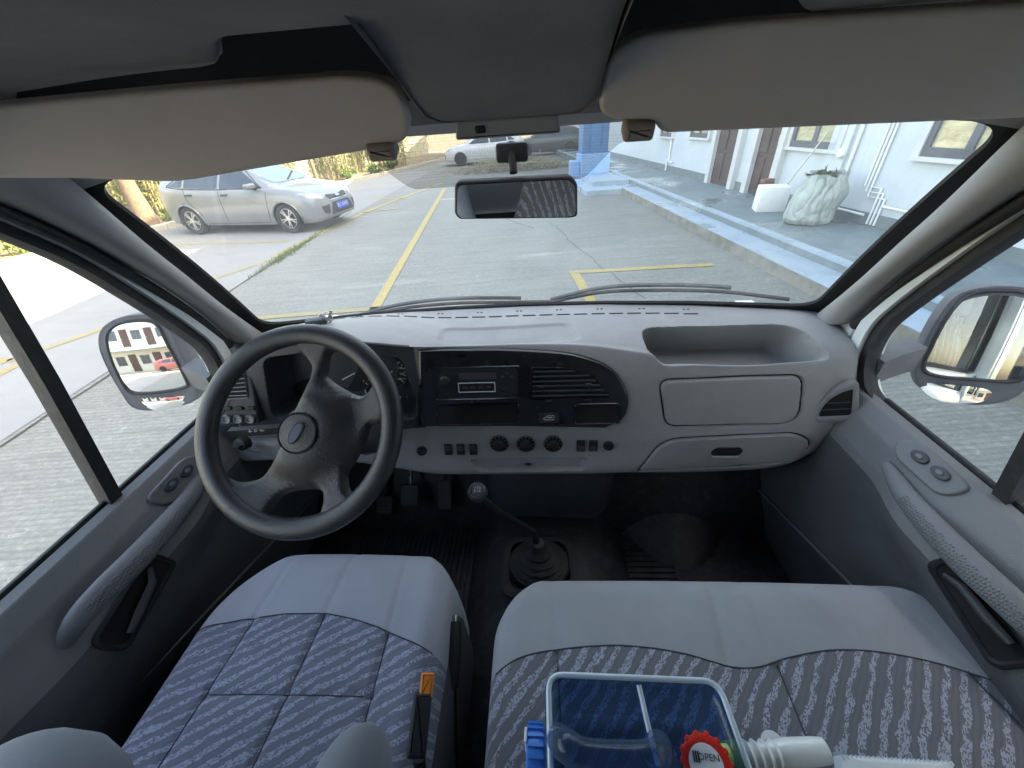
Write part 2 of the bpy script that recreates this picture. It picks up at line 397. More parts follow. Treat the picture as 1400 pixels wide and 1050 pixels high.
def blades(n, place, hmin, hmax, w, seed=1):
    r = random.Random(seed); V, F = [], []
    for _ in range(n):
        u, v, z = place(r); h = r.uniform(hmin, hmax); a = r.uniform(0, 6.28); b = r.uniform(0, 6.28); lean = h*r.uniform(.2, .9)
        d = Vector((math.cos(a), math.sin(a), 0))*w/2; e = Vector((math.cos(b), math.sin(b), 0))*lean; p = Vector((u, v, z)); o = len(V)
        V += [p-d, p+d, p+e*.4+Vector((0, 0, h*.6))+d*.6, p+e*.4+Vector((0, 0, h*.6))-d*.6, p+e+Vector((0, 0, h))]
        F += [(o, o+1, o+2, o+3), (o+3, o+2, o+4)]
    return V, F
def joint_u(v): return -4.0+.05*max(0, v-5.7)/3.5
solo('joint_grass', blades(1300, lambda r: ((lambda v: (joint_u(v)+r.gauss(0, .045)*(1.3 if 6.9 < v < 8.3 else .5), v, .0))(r.triangular(6.2, 9.6, 7.7))), .02, .085, .009), M['grass'], 'low grass growing along the joint of the concrete', 'grass', kind='stuff', rz=LOT, local=True, smooth=0)

# ================================================================== the building on the right
WU = 5.52; FZ = .27; KU, SU_ = 3.57, 4.02
def wall_mat():
    t = NT('white wall paint'); v = t.coord()
    c = t.ramp(t.noise(v, 1.3, 6, .65), [(.3, (.50, .545, .565)), (.7, (.57, .615, .635))])
    st = t.ramp(t.noise(t.coord((5, 5, .5)), 1.3, 6, .7), [(.55, (0, 0, 0)), (.8, (.35,)*3)]); c = t.mix(st, c, (.34, .34, .32))
    t.base(c); t.set(Roughness=.7); t.bump(t.noise(v, 30, 5), .2, .004); return t.m
def floor_mat(name, a, b, rough=.35):
    t = NT(name); v = t.coord(); c = t.ramp(t.noise(v, 1.2, 7, .66), [(.3, a), (.7, b)])
    c = t.mix(t.ramp(t.noise(v, 5, 8, .75), [(.5, (0, 0, 0)), (.75, (.4,)*3)]), c, dim(a, .6)); t.base(c)
    wet = t.ramp(t.noise(v, .9, 3, .5), [(.52, (rough+.35,)*3), (.60, (.06,)*3)]); t.set(Roughness=wet); t.bump(t.noise(v, 25, 4), .12, .003); return t.m
M['wall'] = wall_mat(); M['walk'] = floor_mat('painted grey green walkway', (.125, .165, .175), (.19, .235, .245), .4); M['tread'] = floor_mat('pale blue grey tread', (.27, .345, .40), (.35, .43, .49), .5)
M['kerb'] = simple('stained concrete kerb', (.20, .19, .16), .85, .35, 4, .4, 60); M['skirt'] = simple('grey green skirting paint', (.15, .19, .19), .6, .1, 3)
M['frame_grey'] = simple('dark grey window frame', (.07, .08, .095), .45, .1, 5); M['door_brown'] = simple('red brown door', (.06, .03, .026), .5, .2, 5, .2, 40); M['jamb'] = simple('pale stone jamb', (.55, .55, .54), .7, .06, 3)
M['pipe'] = simple('white plastic pipe', (.72, .74, .74), .4, .05, 6); M['blue_paint'] = simple('blue painted concrete', (.10, .27, .50), .5, .12, 4, .2, 40); M['blue_light'] = simple('blue paint lightened below shade band', (.30, .52, .80), .5, .08, 5)
def pane_mat():
    t = NT('pane with painted reflection'); v = t.coord(); n = t.noise(t.coord((1, 2, 6)), 2, 6, .7)
    t.base(t.ramp(n, [(.3, (.30, .28, .17)), (.7, (.62, .58, .40))])); t.set(Roughness=.08, Specular_IOR_Level=.9, Coat_Weight=1.0, Coat_Roughness=.02); return t.m  # yellow tone paints in the sunlit hedge's reflection over a pale curtain
M['pane'] = pane_mat()
Rl = Matrix.Rotation(LOT, 4, 'Z')
walkway = solo('walkway', join(box(KU+.03, SU_, -14, 11.6, .0, .15), box(SU_, WU, -14, 34, 0, FZ)), M['walk'], 'raised grey green walkway along the white building', 'walkway', kind='structure', rz=LOT, local=True, smooth=0)
part(walkway, 'tread', box(KU+.012, SU_-.003, -14, 11.59, .151, .157), M['tread'], 0, True); part(walkway, 'step_edge', box(SU_-.004, SU_+.10, -14, 34, FZ-.03, FZ+.006), M['tread'], 0, True)
part(walkway, 'kerb', box(KU, KU+.03, -14, 11.6, 0, .15), M['kerb'], 0, True)
part(walkway, 'step', box(2.6, SU_-.006, 11.62, 16.0, 0, .13), M['tread'], 0, True); part(walkway, 'step', box(2.95, SU_-.008, 12.4, 15.9, .131, .25), M['tread'], 0, True)

bld = thing('building', 'white two-storey building with brown doors beside the raised walkway', 'building', (0, 0, 0), LOT)
def wp(px, py):   # pixel on the wall plane -> (v, z)
    n = Vector((CL, SL, 0)); p = at_plane(px, py, LW(WU, 0, 0), n); return uv(p)[1], p.z
def wbox(v0, v1, z0, z1, d0, d1, b=0): return box(WU-d1, WU-d0, v0, v1, z0, z1, b)   # d = how far it stands proud of the wall
WH = 9.2
part(bld, 'wall', box(WU, WU+6, -16, 34, 0, WH), M['wall'], 0, True)
part(bld, 'skirting', box(WU-.012, WU, -16, 34, FZ, FZ+.16), M['skirt'], 0, True)
part(bld, 'shade_block', box(WU-1.3, WU+5, 7.2, 14.5, WH+.351, WH+3.2), M['wall'], 0, True)  # unseen block added on the roof to throw shade over the parked car
part(bld, 'roof', box(WU-1.3, WU+6.6, -16.6, 34.6, WH, WH+.35), M['jamb'], 0, True)
def window(px0, py0, px1, py1, zt, v0=None, v1=None):
    if v0 is None:
        v1, zb = wp(px0, py0); v0, _ = wp(px1, py1)
        if v0 > v1: v0, v1 = v1, v0
    else: zb = py0
    w = part(bld, 'window', join(wbox(v0, v1, zb, zb+.10, .0, .05), wbox(v0, v1, zt-.07, zt, 0, .05), wbox(v0, v0+.07, zb+.1, zt-.07, 0, .05), wbox(v1-.07, v1, zb+.1, zt-.07, 0, .05), wbox((v0+v1)/2-.045, (v0+v1)/2+.045, zb+.1, zt-.07, 0, .045)), M['frame_grey'], 0, True)
    part(w, 'pane', wbox(v0+.07, (v0+v1)/2-.045, zb+.1, zt-.07, .005, .015), M['pane'], 0, True); part(w, 'pane', wbox((v0+v1)/2+.045, v1-.07, zb+.1, zt-.07, .005, .015), M['pane'], 0, True)
    part(w, 'sill', join(wbox(v0-.10, v1+.10, zb-.05, zb, 0, .09), wbox(v0-.10, v0, zb, zt+.1, 0, .07), wbox(v1, v1+.1, zb, zt+.1, 0, .07)), M['jamb'], 0, True)
def door(v0, v1, zt=2.42):
    d = part(bld, 'door', wbox(v0, v1, FZ+.01, zt, 0, .03), M['door_brown'], 0, True)
    part(d, 'frame', join(wbox(v0-.16, v0, FZ, zt+.14, 0, .12), wbox(v1, v1+.16, FZ, zt+.14, 0, .12), wbox(v0, v1, zt, zt+.14, 0, .12)), M['jamb'], 0, True)
    h = (zt-FZ-.25)/3
    for i in range(3):
        for a, b in ((v0+.08, (v0+v1)/2-.04), ((v0+v1)/2+.04, v1-.08)):
            part(d, 'panel', wbox(a, b, FZ+.12+i*h, FZ+.12+i*h+h-.08, .03, .05, .012), M['door_brown'], 0, True)
    part(d, 'handle', wbox(v0+.05, v0+.08, 1.2, 1.34, .03, .08, .005), M['steel'], 40, True)
v1, _ = wp(973, 247); v0, _ = wp(1000, 252); DOORS = [(v0, v1)]
v1, _ = wp(1024, 262); v0, _ = wp(1051, 270); DOORS.append((v0, v1)); DOORS.append((.2, 1.15))
for a, b in DOORS: door(a, b)
window(1083, 200, 1146, 206, 2.55); window(1262, 213, 1390, 232, 2.6)
window(905, 186, 921, 186, 2.3); window(946, 187, 970, 190, 2.3)
for k in range(5): window(0, 1.3, 0, 0, 2.6, v0=-3.4-k*2.6, v1=-2.0-k*2.6)
for k in range(12): window(0, 4.6, 0, 0, 6.1, v0=-13+k*3.9, v1=-11.6+k*3.9)
def wtube(name, pts, r, parent=bld, mat='pipe'):
    P = []
    for p in pts: v, z = wp(*p); P.append((WU-r-.012, v, z))
    return part(parent, name, tube(P, r, 8), M[mat], 60, True)
ph, pz = wp(1203, 262)
def wpipe(pts, r): return part(bld, 'pipe', tube([(WU-r-.01-d, v, z) for v, z, d in pts], r, 8), M['pipe'], 60, True)
va, za = wp(1190, 268); 
for k in range(3):
    o = k*.062
    wpipe([(va+.14-o, 4.2, 0), (va+.14-o, za+.12-o, 0), (va-.16-o, za+.12-o, .0), (va-.16-o, FZ+.02, .0)], .017)
vb, zb_ = wp(1172, 222); wpipe([(vb+.1, 4.2, 0), (vb+.1, FZ+.02, 0)], .024)
vc, zc = wp(1150, 282); wpipe([(va-.1, zc-.02, .05), (va+1.1, zc-.02, .05)], .018); wpipe([(va-.9, za-.08, .05), (va-.35, za-.08, .05)], .02)
vd, zd = wp(918, 205); wpipe([(vd, 3.2, 0), (vd, zd-.3, 0), (vd-.3, zd-.3, 0)], .03); wpipe([(vd+.12, zd-.25, 0), (vd+.12, FZ+.02, 0)], .03)
part(bld, 'pilaster', wbox(vb+.22, vb+.62, FZ, WH-.01, 0, .05), M['wall'], 0, True)
ve, ze = wp(1157, 209); part(bld, 'wall_valve', xf(join(lathe([(.07, 0), (.07, .05), (.05, .07), (0, .07)], 16)), Matrix.Translation((WU-.045, ve, ze)) @ Matrix.Rotation(-math.pi/2, 4, 'Y')), M['pipe'], 40, True)

# blue column at the far end of the walkway
pc = thing('blue_column', 'blue painted square column at the far end of the walkway', 'column', LW(3.45, 14.8, 0), LOT)
part(pc, 'shaft', box(-.42, .42, -.35, .35, .24, 4.2, .02), M['blue_paint'], 0, True); part(pc, 'base', box(-.47, .47, -.5, .40, .245, .82, .02), M['blue_light'], 0, True); part(pc, 'ledge', box(-.75, -.48, -.3, .3, .14, .62, .02), M['blue_light'], 0, True)  # lighter base paints in where the windscreen shade band stops darkening the column
part(pc, 'rib', box(-.16, .16, -.42, -.352, .82, 4.1, .01), M['blue_paint'], 0, True)

# things standing on the walkway
M['foam'] = simple('white foam', (.78, .78, .76), .7, .05, 8, .3, 120); M['brick'] = simple('red brown brick', (.22, .11, .08), .85, .2, 20, .4, 80)
def sack_mat():
    t = NT('pale green woven sack'); v = t.coord((1, 1, 1)); c = t.ramp(t.noise(v, 5, 6), [(.3, (.30, .345, .31)), (.7, (.40, .44, .41))])
    w = t.node('ShaderNodeTexWave', wave_type='BANDS', bands_direction='Z'); w.inputs['Scale'].default_value = 40; w.inputs['Distortion'].default_value = 1; t.link(v, w.inputs['Vector'])
    t.base(c); t.set(Roughness=.5); t.bump(w.outputs['Fac'], .25, .004); return t.m
M['sack'] = sack_mat()
su, sv_ = atg(1104, 305, FZ); sv_ -= .0
sk = thing('rubbish_sack', 'bulging pale green woven sack stuffed with leaves by the wall', 'sack', LW(su+.02, sv_+.05, FZ), LOT)
from mathutils import noise as mnoise
def sackf(a, h):
    ang = a*2*math.pi; r = .33*(.80+.20*min(1, h/.12)**.5)*(1-.20*sm_(.55, 1, h)+.05*math.sin(2*ang+1)); d = Vector((math.cos(ang), math.sin(ang), h*1.6)); e = Vector((math.cos(ang)*2.6, math.sin(ang)*2.6, h*1.5))
    r += .05*mnoise.noise(d*1.3)
    for k, am in ((.7, .035), (1.4, .014), (2.8, .006)): r -= am*(1-min(1, abs(mnoise.noise(e*k+Vector((k*7, mnoise.noise(d*2)*.8, 0))))*2.4))**2
    if h > .86: r *= 1-.10*(h-.86)/.14*math.cos(9*ang)
    return (r*math.cos(ang)*1.08+.06*h, r*math.sin(ang), h*.72+.07*mnoise.noise(d*2.1)*h)
def sm_(a, b, x): t = min(1, max(0, (x-a)/(b-a))); return t*t*(3-2*t)
def sackf_old(a, h):
    ang = a*2*math.pi; z = h*.80
    r = .36*(1-.55*max(0, h-.72)/.28*.6)*(.62+.38*min(1, h/.18)**.5) if h > 0 else .2
    r *= 1+.09*math.sin(5*ang+3*h)+.06*math.sin(9*ang-8*h)+.05*math.sin(17*ang+13*h)+.03*math.sin(31*h+2*ang)
    if h > .8: r *= 1+.15*math.sin(13*ang)*(h-.8)*4
    return (r*math.cos(ang)*1.05+(.05*h), r*math.sin(ang), z+.02*math.sin(7*ang)*h)
g = grid(sackf, 160, 90, True); g[1].append(tuple(reversed(range(160)))); g = xf(g, Matrix.Diagonal((1.0, 1.0, .95, 1)))
part(sk, 'bag', g, M['sack'], 60, True)
def leaf_cloud(n, pos, lmin, lmax, ratio=.35, seed=1, droop=0.0):
    r = random.Random(seed); V, F = [], []
    for _ in range(n):
        p = Vector(pos(r)); l = r.uniform(lmin, lmax); d = Vector((r.gauss(0, 1), r.gauss(0, 1), r.gauss(0, .8)-droop)).normalized(); s = d.cross(Vector((r.gauss(0, 1), r.gauss(0, 1), r.gauss(0, 1)))).normalized()*l*ratio*.5
        o = len(V); V += [p, p+d*l*.45+s, p+d*l, p+d*l*.45-s]; F += [(o, o+1, o+2, o+3)]
    return V, F
part(sk, 'leaves', leaf_cloud(90, lambda r: (.05+r.uniform(-.15, .15), r.uniform(-.15, .15), .60+r.uniform(0, .06)), .08, .16, .4, 3), M['sack_leaf'], 0, True)
fu, fv = atg(1048, 290, FZ)
solo('foam_box', xf(join(box(-.29, .29, -.03, .18, 0, .42, .015), ringplate(rrect(.58, .42, .02), rrect(.46, .30, .02), .02)) if False else box(-.23, .23, -.06, .2, 0, .40, .018), Matrix.Rotation(rad(4), 4, 'X')), M['foam'], 'white foam box standing on its side beside the green sack', 'box', LW(fu+.06, fv+.04, FZ), rz=LOT-.25, local=True)
for k, (du, dv, z, rz) in enumerate(((.18, .50, 0, .2), (.2, .52, .065, .5), (.17, .5, .13, .1), (.2, .51, .195, .35), (.18, .5, .26, .15), (.2, .5, .325, .3), (.19, .51, .39, .2))):
    solo('brick', box(-.11, .11, -.055, .055, 0, .062, .005), M['brick'], ['brick at the foot of the small stack by the brown door', 'second brick from the floor in the small stack', 'third brick from the floor in the small stack', 'fourth brick from the floor, middle of the small stack', 'fifth brick from the floor in the small stack', 'second brick from the top of the small stack', 'topmost brick of the small stack behind the foam box'][k], 'brick', LW(fu+du, fv+dv, FZ+z), rz=LOT+rz, local=True, group='bricks stacked by the brown door')
bu, bv = atg(1082, 255, FZ)
br = thing('broom', 'thin-handled broom leaning on the wall behind the foam box', 'broom', LW(fu+.35, fv+.35, FZ), LOT)
part(br, 'handle', tube([(0, 0, .15), (.28, -.35, 1.15)], .011, 8), M['steel'], 60, True); part(br, 'head', xf(box(-.12, .12, -.02, .02, 0, .16, .008), Matrix.Rotation(.3, 4, 'Y')), M['black'], 40, True)

# ================================================================== greenery on the left: kerb, wall, trees, bamboo
KERB = [(-10.3, -12), (-9.9, 3), (-9.85, 8.1), (-8.75, 11.3), (-6.3, 19.3), (-5.4, 21.5), (-3.6, 27), (-1.2, 34)]
gk = thing('planting_kerb', 'low pale concrete kerb edging the green planting strip', 'kerb', (0, 0, 0), LOT)
M['kerb_pale'] = simple('pale kerb concrete', (.42, .40, .33), .85, .15, 4, .4, 50); M['soil'] = simple('dry soil', (.17, .14, .09), .95, .3, 6, .6, 30)
kk = 0
for a, b in zip(KERB[:-1], KERB[1:]):
    A, B = Vector(a), Vector(b); L = (B-A).length; n = max(1, int(L/1.0)); d = (B-A).normalized(); ang = math.atan2(d.y, d.x)
    for i in range(n):
        c = A+d*(L*(i+.5)/n); part(gk, 'kerbstone', xf(box(-L/n/2+.006, L/n/2-.006, -.09, .09, 0, .16+rnd.uniform(-.008, .008), .012), Matrix.Translation((c.x, c.y, 0)) @ Matrix.Rotation(ang, 4, 'Z')), M['kerb_pale'], 0, True)
OFF = lambda p, o: (p[0]-o, p[1])
soil = [Vector((p[0]-.09, p[1], .1)) for p in KERB]+[Vector((p[0]-4.5, p[1]+1, .18)) for p in KERB]
nk = len(KERB); solo('planting_bed', (soil, [(i, i+1, i+1+nk, i+nk) for i in range(nk-1)]), M['soil'], 'strip of dry soil behind the kerb', 'soil', kind='structure', rz=LOT, local=True)
def stone_mat():
    t = NT('weathered masonry'); v = t.coord(); c = t.ramp(t.noise(v, .8, 7, .7), [(.3, (.20, .20, .15)), (.7, (.45, .44, .36))])
    t.base(t.mix(t.ramp(t.noise(v, 3, 6, .7), [(.5, (0, 0, 0)), (.7, (.6,)*3)]), c, (.16, .20, .09))); t.set(Roughness=.9); t.bump(t.noise(v, 12, 6), .5, .02); return t.m
M['masonry'] = stone_mat()
bw = thing('boundary_wall', 'weathered masonry wall behind the bamboo and the trees', 'wall', (0, 0, 0), LOT)
WL = [(p[0]-3.6, p[1]+.8) for p in KERB]
BLK = {}
for a, b in zip(WL[:-1], WL[1:]):
    A, B = Vector(a), Vector(b); L = (B-A).length; d = (B-A).normalized(); ang = math.atan2(d.y, d.x)
    if a[1] < 3: # not in view: one length of wall
        c = (A+B)/2; part(bw, 'wall_length', xf(box(-L/2, L/2, -.15, .15, 0, 2.6), Matrix.Translation((c.x, c.y, 0)) @ Matrix.Rotation(ang, 4, 'Z')), M['masonry'], 0, True); continue
    part(bw, 'mortar', xf(box(0, L, -.1, .1, 0, 2.6), Matrix.Translation((A.x, A.y, 0)) @ Matrix.Rotation(ang, 4, 'Z')), M['masonry'], 0, True)
    n = max(1, int(L/.85))
    for i in range(n):
        for j in range(6):
            if 'm' not in BLK: BLK['m'] = mesh_of(box(-.41, .41, -.13, .13, -.2, .2, .02, 1), 'block', 0); BLK['m'].materials.append(M['masonry'])
            s = ((i+.5+(.25 if j % 2 else -.25))/n*L); c = A+d*s; o = bpy.data.objects.new('block', BLK['m']); COL.objects.link(o); o.parent = bw
            o.location = (c.x+rnd.uniform(-.02, .02), c.y, .23+j*.43); o.rotation_euler = (0, 0, ang); o.scale = (L/n/.85*.99, 1, 1)
M['bark'] = simple('brown bark', (.20, .135, .09), .9, .35, 14, .9, 40); M['cane'] = simple('dry cane', (.36, .30, .15), .7, .25, 8)
def tree(name, label, u, v, h, lean, r0, crown, seed, group='trees behind the kerb'):
    r = random.Random(seed); t = thing(name, label, 'tree', LW(u, v, .12), LOT, group)
    path = [(lean[0]*s*s*h+.03*math.sin(5*s+seed), lean[1]*s*s*h, s*h) for s in [i/9 for i in range(10)]]
    gs = [tube(path, [r0*(1.25-.3*min(1, i/2)-.06*i) for i in range(10)], 12)]
    top = Vector(path[-1])
    for k in range(5):
        a = r.uniform(0, 6.28); b = Vector(path[6+k % 4]); e = b+Vector((math.cos(a)*1.1, math.sin(a)*1.1, r.uniform(.6, 1.2))); gs.append(tube([b, (b+e)/2+Vector((0, 0, .12)), e], [r0*.4, r0*.3, r0*.1], 7))
    part(t, 'trunk', join(*gs), M['bark'], 60, True)
    cl = [(top+Vector((r.gauss(0, crown*.5), r.gauss(0, crown*.5), r.gauss(.3, crown*.35))), r.uniform(.35, .7)*crown) for _ in range(9)]
    def pos(rr): c, s = rr.choice(cl); return c+Vector((rr.gauss(0, s*.5), rr.gauss(0, s*.5), rr.gauss(0, s*.4)))
    part(t, 'crown', leaf_cloud(2600, pos, .10, .22, .45, seed, .3), M['shrub_leaf'], 0, True); return t
def kerb_u(v):
    for a, b in zip(KERB[:-1], KERB[1:]):
        if a[1] <= v <= b[1]: return a[0]+(b[0]-a[0])*(v-a[1])/(b[1]-a[1])
    return KERB[-1][0]
tu, tv = atg(265, 305, .12)
tree('leaning_tree', 'thick brown trunk leaning left beside the parked grey car', -9.25, 11.50, 4.6, (-.11, .02), .20, 2.0, 5)
tree('slim_tree', 'slim upright tree with a reddish trunk near the end of the bamboo', kerb_u(18.6)-.8, 18.6, 4.5, (.01, .02), .07, 1.4, 9)
tree('young_tree', 'young tree seen at the far left through the driver window', kerb_u(5.5)-1.3, 5.5, 3.6, (.03, .0), .09, 1.5, 13)
def bamboo(u, v, n, hw, seed, label):
    r = random.Random(seed); t = thing('bamboo_clump', label, 'bamboo', LW(u, v, .12), LOT, 'bamboo along the boundary wall')
    gs, tips = [], []
    for _ in range(n):
        a, b = r.uniform(-hw, hw), r.uniform(-.45, .45); h = r.uniform(2.0, 3.6); lx, ly = r.gauss(0, .35), r.gauss(0, .3)
        P = [(a+lx*s*s, b+ly*s*s, h*s) for s in (0, .25, .5, .75, 1)]; gs.append(tube(P, [.02, .018, .015, .011, .004], 5)); tips.append(P)
    part(t, 'canes', join(*gs), M['cane'], 60, True)
    def pos(rr):
        P = rr.choice(tips); s = rr.uniform(.12, 1); k = min(3, int(s*4)); p = Vector(P[k]).lerp(Vector(P[k+1]), s*4-k); return p+Vector((rr.gauss(0, .16), rr.gauss(0, .16), rr.gauss(0, .08)))
    part(t, 'leaves', leaf_cloud(n*75, pos, .09, .22, .22, seed, .6), M['bamboo_leaf'], 0, True); return t
words = ['sparse bamboo clump beside the leaning trunk', 'bamboo clump behind the rear of the grey car', 'bamboo clump behind the roof of the grey car', 'bamboo clump right behind the windscreen of the grey car', 'bamboo clump beyond the bonnet of the grey car', 'bamboo clump just before the slim red trunk', 'bamboo clump behind the far end of the kerb', 'dense bamboo left of the white car', 'farthest bamboo clump beside the white car', 'bamboo clump seen through the driver door window']
for i, v in enumerate((8.8, 13.0, 13.9, 15.0, 16.3, 17.6, 20.5, 23.0, 25.5, 6.8)):
    bamboo(kerb_u(v)-1.5-(.3 if i % 2 else 0), v, 26 if i in (0, 9) else 46, .85, 20+i, words[i])
def shrub(u, v, s, seed, label, mat='shrub_leaf'):
    r = random.Random(seed); t = thing('shrub', label, 'shrub', LW(u, v, .1), LOT, 'low shrubs along the kerb')
    st = [tube([(0, 0, 0), (r.gauss(0, .2)*s, r.gauss(0, .2)*s, s*r.uniform(.5, .9))], [.012, .004], 5) for _ in range(9)]; part(t, 'stems', join(*st), M['bark'], 60, True)
    cl = [Vector((r.gauss(0, .35)*s, r.gauss(0, .45)*s, r.uniform(.2, .75)*s)) for _ in range(10)]
    part(t, 'leaves', leaf_cloud(int(900*s), lambda rr: rr.choice(cl)+Vector((rr.gauss(0, .13), rr.gauss(0, .13), rr.gauss(0, .1)))*s, .07, .17, .5, seed), M[mat], 0, True)
for i, (v, o, s, lab) in enumerate(((9.6, .5, .5, 'leafy shrub at the foot of the leaning trunk'), (10.6, .45, .42, 'shrub between the leaning trunk and the grey car'), (12.2, .5, .5, 'shrub close behind the rear wheel of the grey car'), (8.2, .6, .85, 'shrub nearest the windscreen pillar on the left'), (6.9, .6, .9, 'big shrub seen at the top of the driver door window'), (5.4, .6, .85, 'shrub at the far left edge of the driver door window'), (19.8, .3, .5, 'small shrub past the bonnet of the grey car'), (21.6, .25, .45, 'small tuft of shrub at the bend of the kerb'), (23.4, .3, .5, 'low shrub before the dense bamboo'))):
    shrub(kerb_u(v)-o, v, s, 60+i, lab)
M['dark_crown'] = M['shrub_leaf']
# heap of dry prunings before the far vehicles
hu, hv = atg(700, 236)
hp = thing('dry_branch_heap', 'heap of pale dry branches and leaves at the far end of the lot', 'branches', LW(hu, hv+1.2, 0), LOT)
part(hp, 'leaves', leaf_cloud(2600, lambda r: ((lambda a, q: (math.cos(a)*q*2.6, math.sin(a)*q*1.1, abs(r.gauss(0, .28))*(1.05-q)))(r.uniform(0, 6.28), r.random()**.6)), .12, .34, .16, 7), M['dry_leaf'], 0, True)
part(hp, 'branches', join(*[tube([(rnd.gauss(0, 1.1), rnd.gauss(0, .5), rnd.uniform(0, .3)), (rnd.gauss(0, 1.2), rnd.gauss(0, .6), rnd.uniform(.05, .6))], [.02, .006], 5) for _ in range(60)]), M['cane'], 60, True)
# house closing the far end
M['cream'] = simple('cream house wall', (.55, .48, .36), .8, .1, 2); M['far_roof'] = simple('dark roof', (.12, .09, .08), .8, .2, 2)
fh = thing('far_house', 'cream house behind the far end of the parking lot', 'house', LW(7, 42, 0), LOT)
part(fh, 'wall', box(-16, 9, 0, 5, 0, 4.5), M['cream'], 0, True)
for k in range(5):
    w = part(fh, 'window', box(-14+k*4.5, -12.6+k*4.5, -.06, -.003, 1.1, 2.5), M['frame_grey'], 0, True); part(w, 'pane', box(-13.9+k*4.5, -12.7+k*4.5, -.08, -.062, 1.2, 2.4), M['pane'], 0, True)
part(fh, 'roof', loft([[(-16.5, -.5, 4.5), (9.5, -.5, 4.5), (9.5, 5.5, 4.5), (-16.5, 5.5, 4.5)], [(-15, 2, 6.3), (8, 2, 6.3), (8, 3, 6.3), (-15, 3, 6.3)]]), M['far_roof'], 0, True)

# ================================================================== cars
def interp(tab, x):
    xs = [a for a, _ in tab]; return float(np.interp(x, xs, [b for _, b in tab]))
def smooth_tab(tab, n=8):
    P = cr([(a, b, 0) for a, b in tab], n); return [(p.x, p.y) for p in P]
TOP = smooth_tab([(-2.19, .62), (-2.15, .88), (-2.08, 1.03), (-1.85, 1.22), (-1.5, 1.39), (-1.0, 1.47), (-.4, 1.49), (.15, 1.44), (.6, 1.25), (1.0, 1.04), (1.12, 1.005), (1.5, .95), (1.85, .86), (2.03, .77), (2.13, .66), (2.19, .52)])
BOT = smooth_tab([(-2.19, .42), (-2.05, .27), (-1.7, .22), (0, .18), (1.7, .19), (2.05, .21), (2.19, .28)])
WID = smooth_tab([(-2.19, .60), (-2.12, .74), (-1.9, .85), (-1.4, .905), (-.6, .90), (.4, .90), (1.3, .91), (1.75, .86), (2.0, .76), (2.12, .64), (2.19, .46)])
BELT = smooth_tab([(-2.19, .6), (-2.1, .98), (-1.6, 1.00), (0, .94), (1.0, .90), (1.6, .84), (2.0, .70), (2.19, .50)])
def car_section(x, n=4):
    T, B, w = interp(TOP, x), interp(BOT, x), interp(WID, x); zb = min(interp(BELT, x), T-.015); gh = max(0, T-zb); wr = max(.1, (w-.05)-.34*min(1, gh/.52)-.02)
    k = (zb-B)
    pts = [(0, B), (w-.16, B), (w-.05, B+.05*k/.7), (w-.012, B+.28*k), (w, B+.55*k), (w-.012, B+.82*k), (w-.055, zb)]
    if gh > .12: pts += [(w-.085, zb+.03), ((w-.085+wr)/2+.015, zb+gh*.5), (wr, zb+gh*.86), (wr-.13, zb+gh*.965), (wr*.45, T-.004), (0, T)]
    else: pts += [(w-.10, zb+gh*.35), (w-.2, zb+gh*.55), ((w-.1)*.62, zb+gh*.75), ((w-.1)*.45, zb+gh*.85), ((w-.1)*.2, T-.002), (0, T)]
    return [(x, p.x, p.y) for p in cr([(a, b, 0) for a, b in pts], n)]
def car_paint(name, col):
    t = NT(name); v = t.coord(); n = t.noise(v, 3, 5); t.base(t.ramp(n, [(.3, dim(col, .96)), (.7, dim(col, 1.04))])); t.set(Metallic=.15, Roughness=.3, Coat_Weight=.8, Coat_Roughness=.08)
    return t.m
def glass_tint(name, col=(.02, .03, .035)):
    t = NT(name); t.base(col); t.set(Roughness=.12, Specular_IOR_Level=.5); return t.m
M['car_glass'] = glass_tint('tinted side glass', (.035, .055, .075)); M['car_screen'] = glass_tint('pale green windscreen', (.16, .24, .24))
M['tyre'] = simple('tyre rubber', (.02, .02, .021), .8, .2, 12, .3, 60, dust=(.15, .14, .12), dustamt=.2); M['alloy'] = simple('silver alloy', (.55, .56, .57), .35, .05, 12, metal=.7)
M['plate_blue'] = simple('blue number plate', (.02, .08, .52), .4, .05, 12); M['headlamp'] = simple('clear headlamp', (.30, .32, .33), .12, .25, 14, coat=1.0); M['car_black'] = simple('black car plastic', (.015, .016, .018), .5, .2, 10)
M['chrome'] = simple('chrome', (.75, .75, .76), .12, .03, 10, metal=1.0)
def text_geo(s, size, align='CENTER'):
    c = bpy.data.curves.new('txt', 'FONT'); c.body = s; c.size = size; c.align_x = align; c.align_y = 'CENTER'; c.extrude = size*.012; c.resolution_u = 2
    o = bpy.data.objects.new('txt', c); COL.objects.link(o); dg = bpy.context.evaluated_depsgraph_get(); me = o.evaluated_get(dg).to_mesh()
    g = ([v.co.copy() for v in me.vertices], [tuple(p.vertices) for p in me.polygons]); o.evaluated_get(dg).to_mesh_clear(); bpy.data.objects.remove(o); bpy.data.curves.remove(c); return g
def dens_(poly, k):
    out = []
    for i in range(len(poly)):
        a, b = Vector(poly[i]), Vector(poly[(i+1) % len(poly)]); out += [tuple(a.lerp(b, j/k)) for j in range(k)]
    return out
